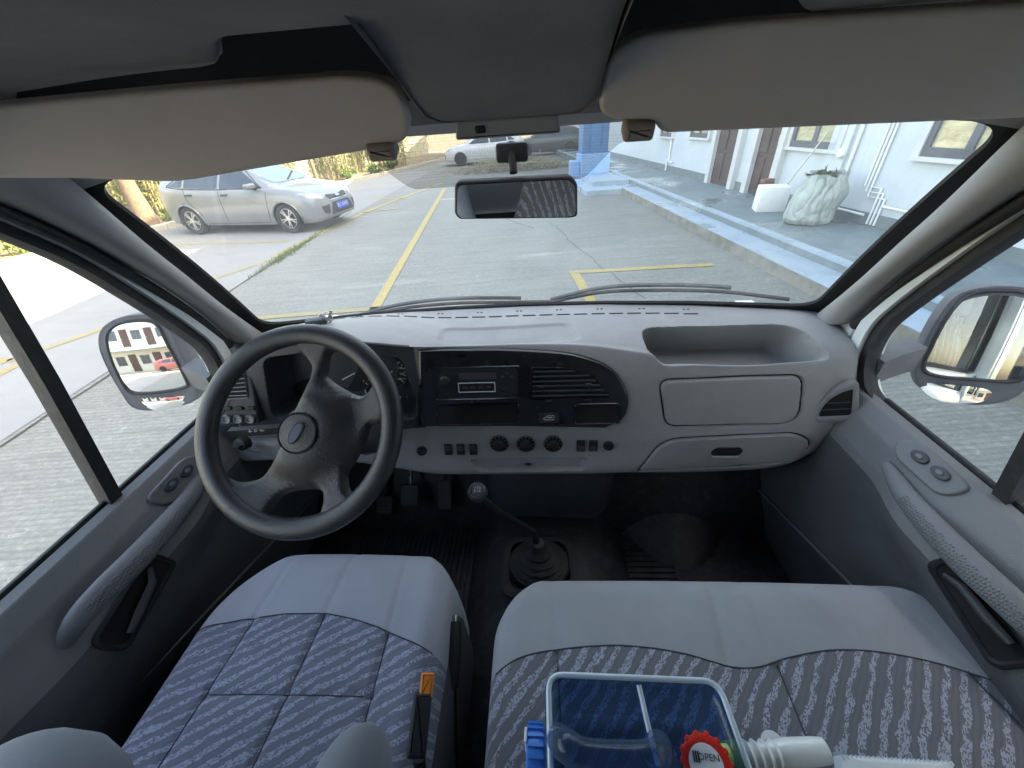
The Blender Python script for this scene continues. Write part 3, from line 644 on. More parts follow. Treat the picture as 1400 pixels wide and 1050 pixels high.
def make_car(name, label, col, loc, rz, group=None, detail=True, reg=None):
    t = thing(name, label, 'car', loc, rz, group); pm = car_paint(name+' paint', col)
    xs = sorted(set([round(float(x), 4) for x in np.linspace(-2.19, 2.19, 92)])); half = [car_section(x) for x in xs]
    def side(s): return loft([[(x, s*y, z) for x, y, z in h] for h in half], False, False)
    cap = lambda h: ([Vector(p) for p in h]+[Vector((x, -y, z)) for x, y, z in reversed(h[1:-1])], [tuple(range(2*len(h)-2))])
    full = join(side(1), side(-1), cap(half[0]), cap(half[-1])); bvh = BVHTree.FromPolygons([tuple(v) for v in full[0]], full[1])
    F = []
    for f in full[1]:
        c = sum((full[0][i] for i in f), Vector())/len(f)
        if any((c.x-wx)**2+(c.z-.315)**2 < .355**2 for wx in (1.33, -1.33)) and abs(c.y) > .5: continue
        F.append(f)
    bm = to_bm((full[0], F)); bmesh.ops.remove_doubles(bm, verts=bm.verts[:], dist=.0005); bm.normal_update(); body = part(t, 'body', from_bm(bm), pm, 40, True)
    part(t, 'underbody', box(-2.0, 2.0, -.62, .62, .2, .6), M['car_black'], 0, True)
    Yp = lambda s: (lambda a, b: (a, s*2.0, b))
    for s in (-1, 1):
        D = (0, -s, 0)
        for wx in (1.33, -1.33):
            ring = [(wx+.352*math.cos(a), .315+.352*math.sin(a)) for a in np.linspace(-.32, math.pi+.32, 26)]
            P = []
            for a, b in ring:
                l, _, _, _ = bvh.ray_cast(Vector((a, s*2, b)), Vector(D)); P.append(l if l else Vector((a, s*.85, b)))
            part(t, 'wheel_arch', tube(P, .022, 6), pm, 60, True)
            arch = [(wx+.355*math.cos(a), .315+.355*math.sin(a)) for a in np.linspace(-.3, math.pi+.3, 20)]
            part(t, 'arch_liner', loft([[(a, s*.88, b) for a, b in arch], [(a, s*.52, b) for a, b in arch]], False, False), M['car_black'], 60, True)
            w = part(t, 'wheel', xf(lathe([(.20, -.1), (.29, -.105), (.315, -.07), (.318, 0), (.315, .07), (.29, .105), (.215, .10), (.21, .06)], 32), Matrix.Translation((wx, s*.79, .318)) @ Matrix.Rotation(math.pi/2, 4, 'X')), M['tyre'], 40, True)
            sp = [ringlathe([(.20, -.02), (.215, -.02), (.218, .02), (.20, .03)], 30), lathe([(.0, .0), (.055, 0), (.055, .03), (.0, .035)], 16)]
            for k in range(10):
                a = math.radians(36*k+(9 if k % 2 else -9)); sp.append(xf(box(.03, .207, -.011, .011, .005, .03, .004), Matrix.Rotation(a, 4, 'Z')))
            Ms = Matrix.Translation((wx, s*.855, .318)) @ Matrix.Rotation(-s*math.pi/2, 4, 'X'); part(w, 'rim', xf(join(*sp), Ms), M['alloy'], 40, True)
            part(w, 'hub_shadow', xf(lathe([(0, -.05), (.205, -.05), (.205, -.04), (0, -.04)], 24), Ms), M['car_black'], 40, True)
        wins = ([(.84, .965), (.24, 1.33), (-.20, 1.375), (-.24, .975)], [(-.31, .98), (-.28, 1.375), (-.9, 1.355), (-1.16, 1.26), (-1.2, 1.02)], [(-1.27, 1.03), (-1.23, 1.235), (-1.46, 1.14), (-1.66, 1.055)])
        for q in wins: part(t, 'side_window', projected(bvh, dens_(rpoly(q, .04, 3), 5), Yp(s), D, .010, rings=(1, .93, .85, .75, .62, .5, .38, .25, .12, .02)), M['car_glass'], 60, True)
        def wire(pts, r=.006, m='car_black', nm='door_seam', n=6):
            P = []
            for a, b in [(p.x, p.y) for p in cr([(a, b, 0) for a, b in pts], n)]:
                l, _, _, _ = bvh.ray_cast(Vector((a, s*2, b)), Vector(D))
                if l: P.append(l)
            return part(t, nm, tube(P, r, 6), M[m], 60, True)
        if detail:
            wire([(.98, .88), (.93, .60), (.86, .32), (.82, .25)]); wire([(-.27, .97), (-.28, .6), (-.30, .25)]); wire([(-1.22, 1.02), (-1.16, .75), (-.98, .50), (-.92, .40)]); wire([(.82, .245), (-.9, .24)]); wire([(.9, .40), (-.9, .42)], .012, 'car_black', 'side_moulding') if False else None
            wire([(.86, .95), (.25, 1.36), (-.3, 1.405), (-.95, 1.38), (-1.3, 1.25), (-1.7, 1.06)], .01, 'car_black', 'window_trim'); wire([(.86, .95), (-.3, .955), (-1.3, 1.0), (-1.7, 1.045)], .011, 'car_black', 'window_trim')
            for hx, hz in ((-.12, .845), (-1.08, .87)):
                l, _, _, _ = bvh.ray_cast(Vector((hx, s*2, hz)), Vector(D)); part(t, 'door_handle', box(hx-.09, hx+.09, l.y-.02, l.y+.03 if s > 0 else l.y+.02, hz-.015, hz+.015, .01) if s > 0 else box(hx-.09, hx+.09, l.y-.03, l.y+.02, hz-.015, hz+.015, .01), M['car_black'], 40, True)
            wm = part(t, 'wing_mirror', mv(xf(plate(rrect(.17, .115, .05), .2, .05), Matrix.Rotation(-s*math.pi/2, 4, 'X')), .70, s*.87, 1.0), pm, 40, True)
            part(wm, 'mirror_base', box(.68, .76, min(s*.80, s*.9), max(s*.80, s*.9), .93, .96, .01), M['car_black'], 40, True)
        # headlamp on the wing
        hl = [(1.62, .42), (1.70, .80), (1.42, .86), (1.55, .80)]
        hl = [(2.10, .40), (2.05, .58), (1.86, .74), (1.55, .83), (1.72, .68), (1.98, .42)]
        def lamp(a, b): return (a, s*b, 2)
        q = [(-s*.52 if False else s*.50, .735), (s*.60, .775), (s*.72, .80), (s*.80, .815), (s*.84, .795), (s*.79, .70), (s*.66, .655), (s*.55, .66)]
        part(t, 'headlight', projected(bvh, q, lambda a, b: (3.0, a, b), (-1, 0, 0), .012), M['headlamp'], 60, True)
        part(t, 'fog_recess', projected(bvh, rpoly([(s*.45, .53), (s*.66, .51), (s*.62, .36), (s*.50, .34)], .02, 3), lambda a, b: (3.0, a, b), (-1, 0, 0), .008), M['car_black'], 60, True)
    ws = [(1.02, -.60), (1.08, -.3), (1.10, 0), (1.08, .3), (1.02, .60), (.84, .64), (.50, .585), (.27, .53), (.22, .25), (.21, 0), (.22, -.25), (.27, -.53), (.50, -.585), (.84, -.64)]
    part(t, 'windscreen', projected(bvh, ws, lambda a, b: (a, b, 3), (0, 0, -1), .008), M['car_screen'], 60, True)
    part(t, 'rear_window', projected(bvh, rpoly([(-.55, 1.08), (.55, 1.08), (.5, 1.33), (-.5, 1.33)], .06, 4), lambda a, b: (-3, a, b), (1, 0, 0), .008), M['car_glass'], 60, True)
    X = lambda a, b: (3.0, a, b)
    part(t, 'grille', projected(bvh, rpoly([(-.40, .715), (.40, .715), (.33, .60), (-.33, .60)], .03, 4), X, (-1, 0, 0), .008), M['car_black'], 60, True)
    part(t, 'lower_grille', projected(bvh, rpoly([(-.34, .555), (.34, .555), (.46, .31), (-.46, .31)], .03, 4), X, (-1, 0, 0), .008), M['car_black'], 60, True)
    fx = bvh.ray_cast(Vector((3, 0, .655)), Vector((-1, 0, 0)))[0]; part(t, 'badge', xf(plate(ellipse(.085, .034), .014, .005), frame((fx.x+.006, 0, .665), (1, 0, .35), (0, 1, 0))), M['chrome'], 40, True)
    part(t, 'grille_trim', tube([bvh.ray_cast(Vector((3, a, .597)), Vector((-1, 0, 0)))[0] for a in np.linspace(-.33, .33, 9)], .014, 6), M['chrome'], 60, True)
    if reg:
        lx = bvh.ray_cast(Vector((3, 0, .47)), Vector((-1, 0, 0)))[0].x+.02; Fm = frame((lx, 0, .455), (1, 0, .12), (0, 1, 0))
        pl = part(t, 'number_plate', xf(plate_(), Fm), M['plate_blue'], 0, True)
        part(pl, 'plate_text', xf(mv(text_geo(reg, .105), 0, 0, .0145), Fm), M['silver_print'], 0, True)
    if detail:
        for s in (-1, 1):
            P = [bvh.ray_cast(Vector((a, b, 3)), Vector((0, 0, -1)))[0]+Vector((0, 0, .02)) for a, b in [(1.04-.05*k, s*.02+.40*0+.11*k-.1) for k in range(6)]]
            part(t, 'wiper', tube(P, .009, 6), M['car_black'], 60, True)
    return t
def plate_(): return plate(rrect(.44, .14, .012, 3), .012)
fwp, rwp = at(404, 319, z=0), at(272, 321, z=0)
dirc = (fwp-rwp); dirc.z = 0; ang = math.atan2(dirc.y, dirc.x); dirc.normalize(); side_v = Vector((-dirc.y, dirc.x, 0))
ccen = (fwp+rwp)/2 + side_v*.86; ccen.z = .004
make_car('parked_car', 'light grey hatchback parked across the lot by the bamboo', (.20, .213, .225), ccen, ang, reg='浙C·676F2')
cw = LW(*atg(663, 224)); make_car('parked_car', 'white car at the far end behind the heap of dry branches', (.72, .72, .72), Vector((cw.x, cw.y+.6, 0)), LOT+math.pi, detail=False)
cd = LW(*atg(745, 214)); make_car('parked_car', 'dark grey car at the far end right of the white car', (.06, .065, .07), Vector((cd.x+.3, cd.y+1.5, 0)), LOT+math.pi-.2, detail=False)

# ================================================================== buildings behind the van (seen in the door mirrors)
rb = thing('rear_building', 'white building with dark red doors and pale awning behind the van', 'building', LW(-7, -22, 0), LOT)
M['wall_warm'] = simple('warm white wall', (.62, .58, .52), .8, .08, 2); M['door_red'] = simple('dark red door', (.07, .03, .028), .5, .2, 4); M['awning'] = simple('pale aqua awning', (.50, .68, .66), .5, .06, 3)
part(rb, 'wall', box(-9, 9, -6, 0, 0, 8), M['wall_warm'], 0, True); part(rb, 'plinth', box(-9, 9, .003, 1.2, 0, .18), M['kerb_pale'], 0, True); part(rb, 'awning', box(-8.8, 8.8, .003, 1.5, 2.95, 3.12), M['awning'], 0, True)
for k in range(6):
    for z in (0.18, 3.5):
        x = -8+k*2.9; d = part(rb, 'door', box(x, x+.95, .003, .05, z, z+2.3), M['door_red'], 0, True); part(d, 'handle', box(x+.08, x+.12, .052, .09, z+1, z+1.15), M['steel'], 0, True)
        w = part(rb, 'window', box(x+1.35, x+2.45, .003, .06, z+.9, z+2.1), M['frame_grey'], 0, True); part(w, 'pane', box(x+1.43, x+1.87, .062, .066, z+.98, z+2.02), M['car_glass'], 0, True); part(w, 'pane', box(x+1.93, x+2.37, .062, .066, z+.98, z+2.02), M['car_glass'], 0, True)
make_car('parked_car', 'red car before the rear building, seen in the driver door mirror', (.42, .10, .09), LW(-3.6, -18.5, 0), LOT+.12, detail=False)

# ================================================================== THE VAN: shell
def sm(a, b, x): t = min(1, max(0, (x-a)/(b-a))); return t*t*(3-2*t)
def both(g): return join(g, mirx(g))
van = thing('van', 'white van seen from inside, with grey headliner, pillars and black floor', 'van', (0, 0, 0))
def WS(a, b, off=0.0):
    pb = Vector((.83*a, 1.20-.135*a*a, 1.345+.018*a*a)); pt = Vector((.79*a, .785-.035*a*a, 1.867-.048*a**4))
    return pb.lerp(pt, b) + Vector((0, .70, .71))*(off + .012*math.sin(math.pi*b))
def glass_mat(name, tint=(1, 1, 1), dirt=.05, rough=.0):
    t = NT(name); tr = t.node('ShaderNodeBsdfTransparent'); tr.inputs[0].default_value = (*tint, 1); gl = t.node('ShaderNodeBsdfGlossy'); gl.inputs['Roughness'].default_value = rough; df = t.node('ShaderNodeBsdfTranslucent'); df.inputs[0].default_value = (.60, .60, .56, 1)
    fr = t.node('ShaderNodeLayerWeight'); fr.inputs['Blend'].default_value = .5; fc = t.math('ADD', t.math('MULTIPLY', t.math('POWER', fr.outputs['Facing'], 5), .55), .045); m1 = t.node('ShaderNodeMixShader'); t.link(fc, m1.inputs[0]); t.link(tr.outputs[0], m1.inputs[1]); t.link(gl.outputs[0], m1.inputs[2])
    v = t.coord(); n = t.ramp(t.noise(v, 7, 7, .7), [(.4, (dirt*.3,)*3), (.75, (dirt,)*3)]); m2 = t.node('ShaderNodeMixShader'); t.link(n, m2.inputs[0]); t.link(m1.outputs[0], m2.inputs[1]); t.link(df.outputs[0], m2.inputs[2]); t.link(m2.outputs[0], t.out.inputs[0]); return t.m
M['screen_glass'] = glass_mat('windscreen glass', (.95, .98, .96), .17); M['tint_glass'] = glass_mat('rear glass darkened to cut light', (.15, .16, .16), .03); M['door_glass'] = glass_mat('door glass', (.95, .98, .97), .03)  # rear glass made this dark to hold back light falling on the dash face
part(van, 'windscreen', grid(lambda u, v: WS(u*2-1, v*1.0, .0), 33, 17), M['screen_glass'], 60)
def ws_ring(outer, inner, off0, off1):
    n = len(outer); R = [[WS(a, b, off0) for a, b in outer], [WS(a, b, off1) for a, b in outer], [WS(a, b, off1) for a, b in inner], [WS(a, b, off0) for a, b in inner]]
    V = [p for r in R for p in r]; F = []
    for j in range(4):
        for i in range(n): F.append((j*n+i, j*n+(i+1) % n, ((j+1) % 4)*n+(i+1) % n, ((j+1) % 4)*n+i))
    return V, F
outl = rpoly([(-1.03, -.04), (1.03, -.04), (1.03, 1.03), (-1.03, 1.03)], .05, 8); inl = rpoly([(-.98, .036), (.98, .036), (.98, .962), (-.98, .962)], .07, 8)
def dens(poly, k=6):
    out = []
    for i in range(len(poly)):
        a, b = Vector(poly[i]), Vector(poly[(i+1) % len(poly)]); out += [tuple(a.lerp(b, j/k)) for j in range(k)]
    return out
part(van, 'windscreen_seal', ws_ring(dens(outl), dens(inl), -.006, -.014), M['black'], 40)
def frit_mat():
    t = NT('dotted shade band'); v = t.coord((130, 130, 130)); vo = t.node('ShaderNodeTexVoronoi'); vo.inputs['Scale'].default_value = 1.6; vo.inputs['Randomness'].default_value = .15; t.link(v, vo.inputs['Vector'])
    m = t.ramp(vo.outputs['Distance'], [(.40, (.48,)*3), (.5, (.40,)*3)]); tr = t.node('ShaderNodeBsdfTransparent'); t.base((.10, .10, .09)); mx = t.node('ShaderNodeMixShader'); t.link(m, mx.inputs[0]); t.link(tr.outputs[0], mx.inputs[1]); t.link(t.b.outputs[0], mx.inputs[2]); t.link(mx.outputs[0], t.out.inputs[0]); return t.m
M['frit'] = frit_mat()
part(van, 'shade_band', grid(lambda u, v: WS(-.36+u*.62, .985-v*(.10+.13*sm(0, .16, u)*sm(1, .84, u)), -.002), 40, 8), M['frit'], 60)
# pillars
PIN = [(.735, .655, 1.855), (.765, .72, 1.805), (.783, .80, 1.685), (.79, .86, 1.595), (.80, .93, 1.49), (.812, 1.0, 1.40), (.82, 1.05, 1.34)]
POUT = [(.80, .48, 1.87), (.815, .60, 1.815), (.82, .70, 1.73), (.825, .77, 1.65), (.83, .835, 1.565), (.835, .89, 1.48), (.84, .945, 1.37), ]
pin, pout = cr(PIN, 6), cr(POUT, 6)
def pillar_ring(i):
    a, b = pin[i], pout[i]; out = []
    n = Vector((-.80, -.55, -.1)).normalized()
    for k in range(11):
        t = k/10; out.append(a.lerp(b, t)+n*(.030*math.sin(math.pi*t)**.7))
    out.append(b+Vector((.05, .02, 0))); out.append(a+Vector((.07, .03, 0))); return out
pg = loft([pillar_ring(i) for i in range(len(pin))])
for s in (1, -1): part(van, 'pillar_trim', pg if s > 0 else mirx(pg), M['pillar'], 50)
seal = [p+Vector((.004, -.012, -.004)) for p in pout]
for s in (1, -1):
    g = tube(seal, .011, 8); part(van, 'door_seal', g if s > 0 else mirx(g), M['rubber'], 60)
jg = loft([[(.842, .93, z), (.848, 1.02+.02*(1.4-z), z), (.90, 1.04, z), (.915, .97, z), (.885, .915, z)] for z in (1.385, 1.3, 1.1, .7)])
for s in (1, -1): part(van, 'door_jamb', jg if s > 0 else mirx(jg), M['white_paint'], 50)
# header and headliner
hdr = loft([[WS(a, 1.02, -.01), WS(a, .965, -.016), WS(a, .97, -.016)+Vector((0, -.03, .012)), WS(a, 1.0)+Vector((0, -.035, .04))] for a in np.linspace(-1, 1, 25)], False, False)
part(van, 'header_trim', hdr, M['pillar'], 50)
ZF = 1.925
def edge_y(x):
    ax = abs(x); return .455+.145*sm(.22, .36, ax)+.10*sm(.36, .85, ax)
def liner(u, v):
    x = -.86+1.72*u
    if v > .92: ye = edge_y(x); return (x, ye+.012, ZF+.02+(v-.92)/.08*.09)
    y = -3.3+(edge_y(x)+3.3)*(v/.92)**.35 if False else None
    k = v/.92; y = edge_y(x)-(1-k)**2*(edge_y(x)+3.3); return (x, y, ZF+.012*sm(.3, 0, y)+.10*sm(0, -.7, y)+ (.010*sm(.02, 0, edge_y(x)-y)) - .10*max(0, abs(x)-.72)/.14*1.0)
part(van, 'headliner', grid(liner, 90, 60), M['carpet_lining'], 60)
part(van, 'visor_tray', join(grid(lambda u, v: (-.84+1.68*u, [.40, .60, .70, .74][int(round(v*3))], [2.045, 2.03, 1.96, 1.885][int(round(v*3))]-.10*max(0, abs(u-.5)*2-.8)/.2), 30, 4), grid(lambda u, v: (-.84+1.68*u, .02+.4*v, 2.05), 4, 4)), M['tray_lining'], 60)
cons = [(-.108, .40), (-.106, .52), (-.100, .59), (-.084, .614), (.10, .614), (.116, .59), (.120, .52), (.122, .40)]
def cz(y): return 1.925-.073*sm(.40, .66, y)/sm(.40, .66, .615)
g = loft([[Vector((x, y, cz(y)+.13)) for x, y in cons], [Vector((x, y, cz(y)+.008)) for x, y in cons], [Vector((x*.97, y-.004, cz(y)+.001)) for x, y in cons]], False, False)
def cw_(y): return 1-.17*(1-math.sqrt(max(0, 1-(max(0, y-.565)/.05)**2)))
ins = grid(lambda u, v: (lambda y: ((.006+(-.111+.222*u)*cw_(y)), y, cz(y)+.004*(abs(u*2-1)**6)))(.40+.2145*v), 24, 20)
oc = part(van, 'overhead_console', join(g, ins), M['carpet_lining'], 60)
part(oc, 'lamp_panel', xf(plate(rpoly([(-.072, -.012), (.072, -.012), (.066, .012), (-.066, .012)], .005), .012, .003), frame((.004, .626, 1.848), (0, -.85, -.5))), M['pillar'], 40)
part(oc, 'lamp_lens', xf(plate(rrect(.085, .010, .004), .004, .001), frame((.012, .621, 1.846), (0, -.85, -.5))), M['tray_lining'], 40)
part(oc, 'lamp_switch', xf(plate(rrect(.014, .010, .003), .008, .002), frame((-.032, .620, 1.846), (0, -.85, -.5))), M['black'], 40)
# floor, firewall, tunnel, wheel wells
part(van, 'floor', grid(lambda u, v: (-.83+1.66*u, -3.3+4.15*v, .62+.012*math.sin(u*90)*0), 3, 3), M['mat'], 0)
rib = []
for k in range(26): rib.append(box(-.62+k*.018, -.612+k*.018, .50, .86, .622, .628))
for k in range(14): rib.append(box(.30, .46, .62+k*.019, .628+k*.019, .622, .630))
part(van, 'floor_mat', join(box(-.66, -.12, .45, .92, .6205, .6225), box(.14, .74, .5, .96, .6205, .6225), *rib), M['mat'], 0)
part(van, 'firewall', grid(lambda u, v: (-.83+1.66*u, .84+.24*sm(0, .7, v), .62+.62*v), 12, 12), M['mat'], 60)
def tunnel(u, v):
    a = (u-.5)*2; x = .06+a*.26; return (x, .95-.85*v, .62+.12*(1-abs(a)**3)*(1-.55*v))
part(van, 'floor_tunnel', grid(tunnel, 24, 16), M['mat'], 60)
part(van, 'wheel_arch', grid(lambda u, v: (.30+.5*u, .98-.28*v*(.4+.6*math.sin(math.pi*min(1, u*1.3))), .62+.13*(1-v)**.8*math.sin(math.pi*(.25+.75*u))**.5), 20, 12), M['mat'], 60)
# body outside: bonnet, cowl, sides, rear cabin with windows, roof
part(van, 'cowl', loft([[(.84*a, 1.20-.135*a*a, 1.335), (.86*a, 1.30-.15*a*a, 1.285), (.86*a, 1.30-.15*a*a, 1.15), (.84*a, 1.2-.135*a*a, 1.15)] for a in np.linspace(-1, 1, 13)]), M['black'], 50)
part(van, 'bonnet', grid(lambda u, v: ((u*2-1)*(.88-.06*v), 1.30+.62*v-.15*(u*2-1)**2, 1.28-.30*v-.45*max(0, v-.75)**1.2), 17, 14), M['white_paint'], 60)
for s in (1, -1):
    sk = [box(.90, .955, -3.4, -.42, .35, 1.22), box(.90, .955, -3.4, -.42, 1.88, 2.15), box(.88, .955, -.54, -.42, 1.22, 1.88), box(.90, .955, -1.75, -1.62, 1.22, 1.88), box(.90, .955, -2.9, -2.78, 1.22, 1.88), box(.90, .955, -3.4, -3.3, 1.22, 1.88), box(.88, .95, .93, 1.6, .35, 1.16)]
    g = join(*sk); part(van, 'side_panel', g if s > 0 else mirx(g), M['white_paint'], 0)
    for y0, y1 in ((-1.62, -.54), (-2.78, -1.75)):
        g = box(.925, .930, y0, y1, 1.22, 1.88); part(van, 'side_window', g if s > 0 else mirx(g), M['tint_glass'], 0)
    g = box(.86, .899, -3.3, -.42, .62, 1.2); part(van, 'side_lining', g if s > 0 else mirx(g), M['door_trim'], 0)
part(van, 'roof', join(grid(lambda u, v: ((u*2-1)*.955, -3.4+4.14*v, 2.15+.03*math.sin(math.pi*u)-.07*sm(.9, 1, v)), 9, 20), grid(lambda u, v: (Vector(((u*2-1)*.955, .74, 2.08+.03*math.sin(math.pi*u)))).lerp(WS((u*2-1)*1.05, 1.03, .01), v), 17, 6)), M['white_paint'], 60)
part(van, 'rear_door', join(box(-.9, .9, -3.42, -3.36, .35, 1.2), box(-.9, .9, -3.42, -3.36, 1.85, 2.15), box(-.05, .05, -3.42, -3.36, 1.2, 1.85), box(-.9, -.8, -3.42, -3.36, 1.2, 1.85), box(.8, .9, -3.42, -3.36, 1.2, 1.85)), M['white_paint'], 0)
for g in (box(-.8, -.05, -3.40, -3.395, 1.2, 1.85), box(.05, .8, -3.40, -3.395, 1.2, 1.85)): part(van, 'rear_window', g, M['tint_glass'], 0)

# ================================================================== doors
WIN = [(.63, 1.745), (.70, 1.672), (.77, 1.565), (.835, 1.452), (.862, 1.385), (.858, 1.31), (.825, 1.255), (.77, 1.238)]   # front edge of the window opening (y, z)
WX = .866
win = [(p.x, p.y) for p in cr([(a, b, 0) for a, b in WIN], 5)]
top_run = [(-.36, 1.85), (-.2, 1.86), (.1, 1.855), (.35, 1.84), (.50, 1.81), (.57, 1.785)]
door_loop = [(a, b) for a, b in top_run]+win+[(.6, 1.236), (.3, 1.236), (0, 1.238), (-.2, 1.24), (-.36, 1.245)]
def off_loop(loop, d):
    out = []; n = len(loop)
    for i in range(n):
        a, b = Vector(loop[i-1]), Vector(loop[(i+1) % n]); t = (b-a).normalized(); out.append((loop[i][0]-t.y*d, loop[i][1]+t.x*d))
    return out
def yz_ring(o, i, x0, x1):
    n = len(o); R = [[(x0, a, b) for a, b in o], [(x1, a, b) for a, b in o], [(x1, a, b) for a, b in i], [(x0, a, b) for a, b in i]]
    V = [Vector(p) for r in R for p in r]; F = []
    for j in range(4):
        for k in range(n): F.append((j*n+k, j*n+(k+1) % n, ((j+1) % 4)*n+(k+1) % n, ((j+1) % 4)*n+k))
    return V, F
def seam_z(y): return .848+(.652-y)*.305
BELTX = lambda y: 0
def dprof(y, t):
    """door trim section: t 0 at the belt .. 1 at the seam, up to 2 at the sill"""
    zs = seam_z(y); tap = -.02*sm(.55, .95, y)*0
    P = [(.872, 1.232), (.858, 1.246), (.838, 1.240), (.812, 1.205), (.795, 1.15), (.788, 1.09), (.782, (1.07+zs)/2), (.778, zs)]
    if t <= 1: k = t*(len(P)-1); i = min(int(k), len(P)-2); f = k-i; a, b = Vector(P[i]), Vector(P[i+1]); p = a.lerp(b, f); return p.x, p.y
    q = t-1; return .778-.006*sm(0, .05, q)+.03*q, zs+(.62-zs)*q
def bulge(y, z):
    # swelling that carries the pull handle
    c = sm(.08, .24, y)*sm(.66, .50, y); zc = 1.10+(y-.3)*.10; return .030*c*math.exp(-((z-zc)/.055)**2) + .012*math.exp(-((z-1.02)/.10)**2)*sm(.7, .5, y)
def door_surf(u, v, lo, hi):
    y = .955-1.33*u; x, z = dprof(y, lo+(hi-lo)*v); x -= bulge(y, z); x -= .05*sm(.75, .96, y)*0
    return (x, y, z)
def make_door(s, label):
    mm = (lambda g: g) if s > 0 else mirx
    tg = grid(lambda u, v: door_surf(u, v, 0, 1), 110, 71); tga = grid(lambda u, v: door_surf(u, v, 0, 4.4/7), 110, 44); tgb = grid(lambda u, v: door_surf(u, v, 4.4/7, 1), 110, 27); tgw = mm(tg); bvh = BVHTree.FromPolygons([tuple(p) for p in tgw[0]], tgw[1])
    d = part(van, 'door', mm(tga), M['door_trim'], 60, label=label); part(d, 'door_mid_trim', mm(tgb), M['door_mid'], 60); part(d, 'lower_trim', mm(grid(lambda u, v: door_surf(u, v, 1.0, 2), 60, 24)), M['door_low'], 60)  # trim below the shoulder is darker than the shoulder
    part(d, 'trim_seam', mm(tube([(.772, y, seam_z(y)) for y in np.linspace(.93, -.3, 30)], .0035, 6)), M['grip'], 60)
    fr = part(d, 'window_frame', mm(yz_ring(off_loop(door_loop, .062) if False else [(a, b) for a, b in off_loop(door_loop, .050)], off_loop(door_loop, .020), .835, .90)), M['white_paint'], 40)
    part(d, 'window_rubber', mm(yz_ring(off_loop(door_loop, .030), door_loop, .846, .878)), M['rubber'], 40)
    part(d, 'belt_strip', mm(join(box(.862, .872, -.36, .78, 1.236, 1.252, .003))), M['rubber'], 40)
    bar0, bar1 = (.590, 1.77), (.487, 1.236)
    part(d, 'window_bar', mm(loft([[(.850, y-.013, z), (.850, y+.013, z), (.882, y+.010, z), (.882, y-.010, z)] for y, z in (bar0, ((bar0[0]+bar1[0])/2+.004, (bar0[1]+bar1[1])/2), bar1)])), M['rubber'], 30)
    part(d, 'window_glass', mm(([Vector((WX, a, b)) for a, b in door_loop], [tuple(range(len(door_loop)))])), M['door_glass'], 0)
    part(d, 'outer_panel', mm(join(loft([[(.872, y, 1.231), (.915, y, 1.19), (.945, y, 1.05), (.955, y, .8), (.945, y, .45)] for y in (.925, .5, 0, -.41)], False, False), box(.90, .95, -.42, -.37, 1.2, 1.88))), M['white_paint'], 40)
    # pull handle with a dimpled face
    gp = [at(px, py, x=-xx) for px, py, xx in ((282, 640, .80), (260, 678, .778), (230, 716, .765), (190, 760, .760), (144, 806, .760), (108, 846, .766), (88, 884, .785))]
    gp = [Vector((-p.x, p.y, p.z)) for p in gp]; path = cr(gp, 7); n = len(path)
    rr = [.008+.011*math.sin(math.pi*min(1, max(0, i/(n-1))))**.6 for i in range(n)]
    rings = []
    for i, p in enumerate(path):
        t = (path[min(i+1, n-1)]-path[max(i-1, 0)]).normalized(); a = Vector((-.75, 0, .66)); a = (a-t*a.dot(t)).normalized(); b = t.cross(a)
        rings.append([p+a*math.cos(q)*rr[i]*.7+b*math.sin(q)*rr[i]*1.25 for q in np.linspace(0, 2*math.pi, 17)[:-1]])
    gr = part(d, 'pull_handle', mm(loft(rings)), M['grip'], 60)
    dm = []
    for i in range(8, n-10):
        p = path[i]; t = (path[i+1]-path[i-1]).normalized(); a = Vector((-.75, 0, .66)); a = (a-t*a.dot(t)).normalized(); b = t.cross(a)
        for k in range(4):
            q = (k-1.5)*.30+(.15 if i % 2 else 0)+.35*(1); nn = a*math.cos(q)*.7+b*math.sin(q)*1.25
            for h in (0, .5):
                pp = path[i].lerp(path[i+1], h) if i+1 < n else path[i]
                dm.append(xf(lathe([(.0030, -.001), (.0022, .0010), (0, .0014)], 5), frame(pp+nn*rr[i], nn)))
    part(d, 'handle_dimples', mm(join(*dm)), M['grip'], 0)
    # pocket under the handle bar
    # latch recess with lever
    l, nr = hit(bvh, *((187, 820) if s < 0 else (1338, 832))); yd = Vector((0, -1, -.28*1)); Fm = frame(l, nr, (0, 1, .22))
    rc = part(d, 'latch_recess', xf(join(ringplate(rrect(.165, .062, .018), rrect(.146, .044, .014), .009)), Fm), M['black'], 40); part(d, 'recess_floor', xf(plate(rrect(.16, .058, .016), .003), Fm), M['hollow'], 0)
    part(d, 'latch_lever', xf(tube([(.055, .012, .006), (.03, -.002, .016), (-.02, -.008, .018), (-.055, -.014, .014)], [.005, .007, .008, .006], 8), Fm), M['charcoal'], 60)
    # window switch panel on the shoulder
    l, nr = hit(bvh, *((244, 657) if s < 0 else (1268, 640))); Fm = frame(l, nr, (0, 1, 0)); q = rpoly([(-.075, -.024), (.05, -.030), (.085, 0), (.05, .026), (-.06, .024)], .022, 6)
    if s < 0: q = [(a, -b) for a, b in q]
    sp = part(d, 'switch_panel', xf(plate(q, .006, .004), Fm), M['grip'], 40)
    for cx, cy in ((.022, -.006), (-.024, -.008)) if s > 0 else ((.024, .004), (-.02, .007)):
        part(d, 'switch', xf(mv(plate(ellipse(.018, .011), .006, .002), cx, cy, .005), Fm), M['charcoal'], 40); part(d, 'switch_rocker', xf(mv(plate(ellipse(.007, .0045, 14), .003, .001), cx, cy, .010), Fm), M['grip'], 40)
    return d
door_l = make_door(-1, 'driver door on the left with grey trim, pull handle and latch'); door_r = make_door(1, 'passenger door on the right with grey trim, pull handle and latch')

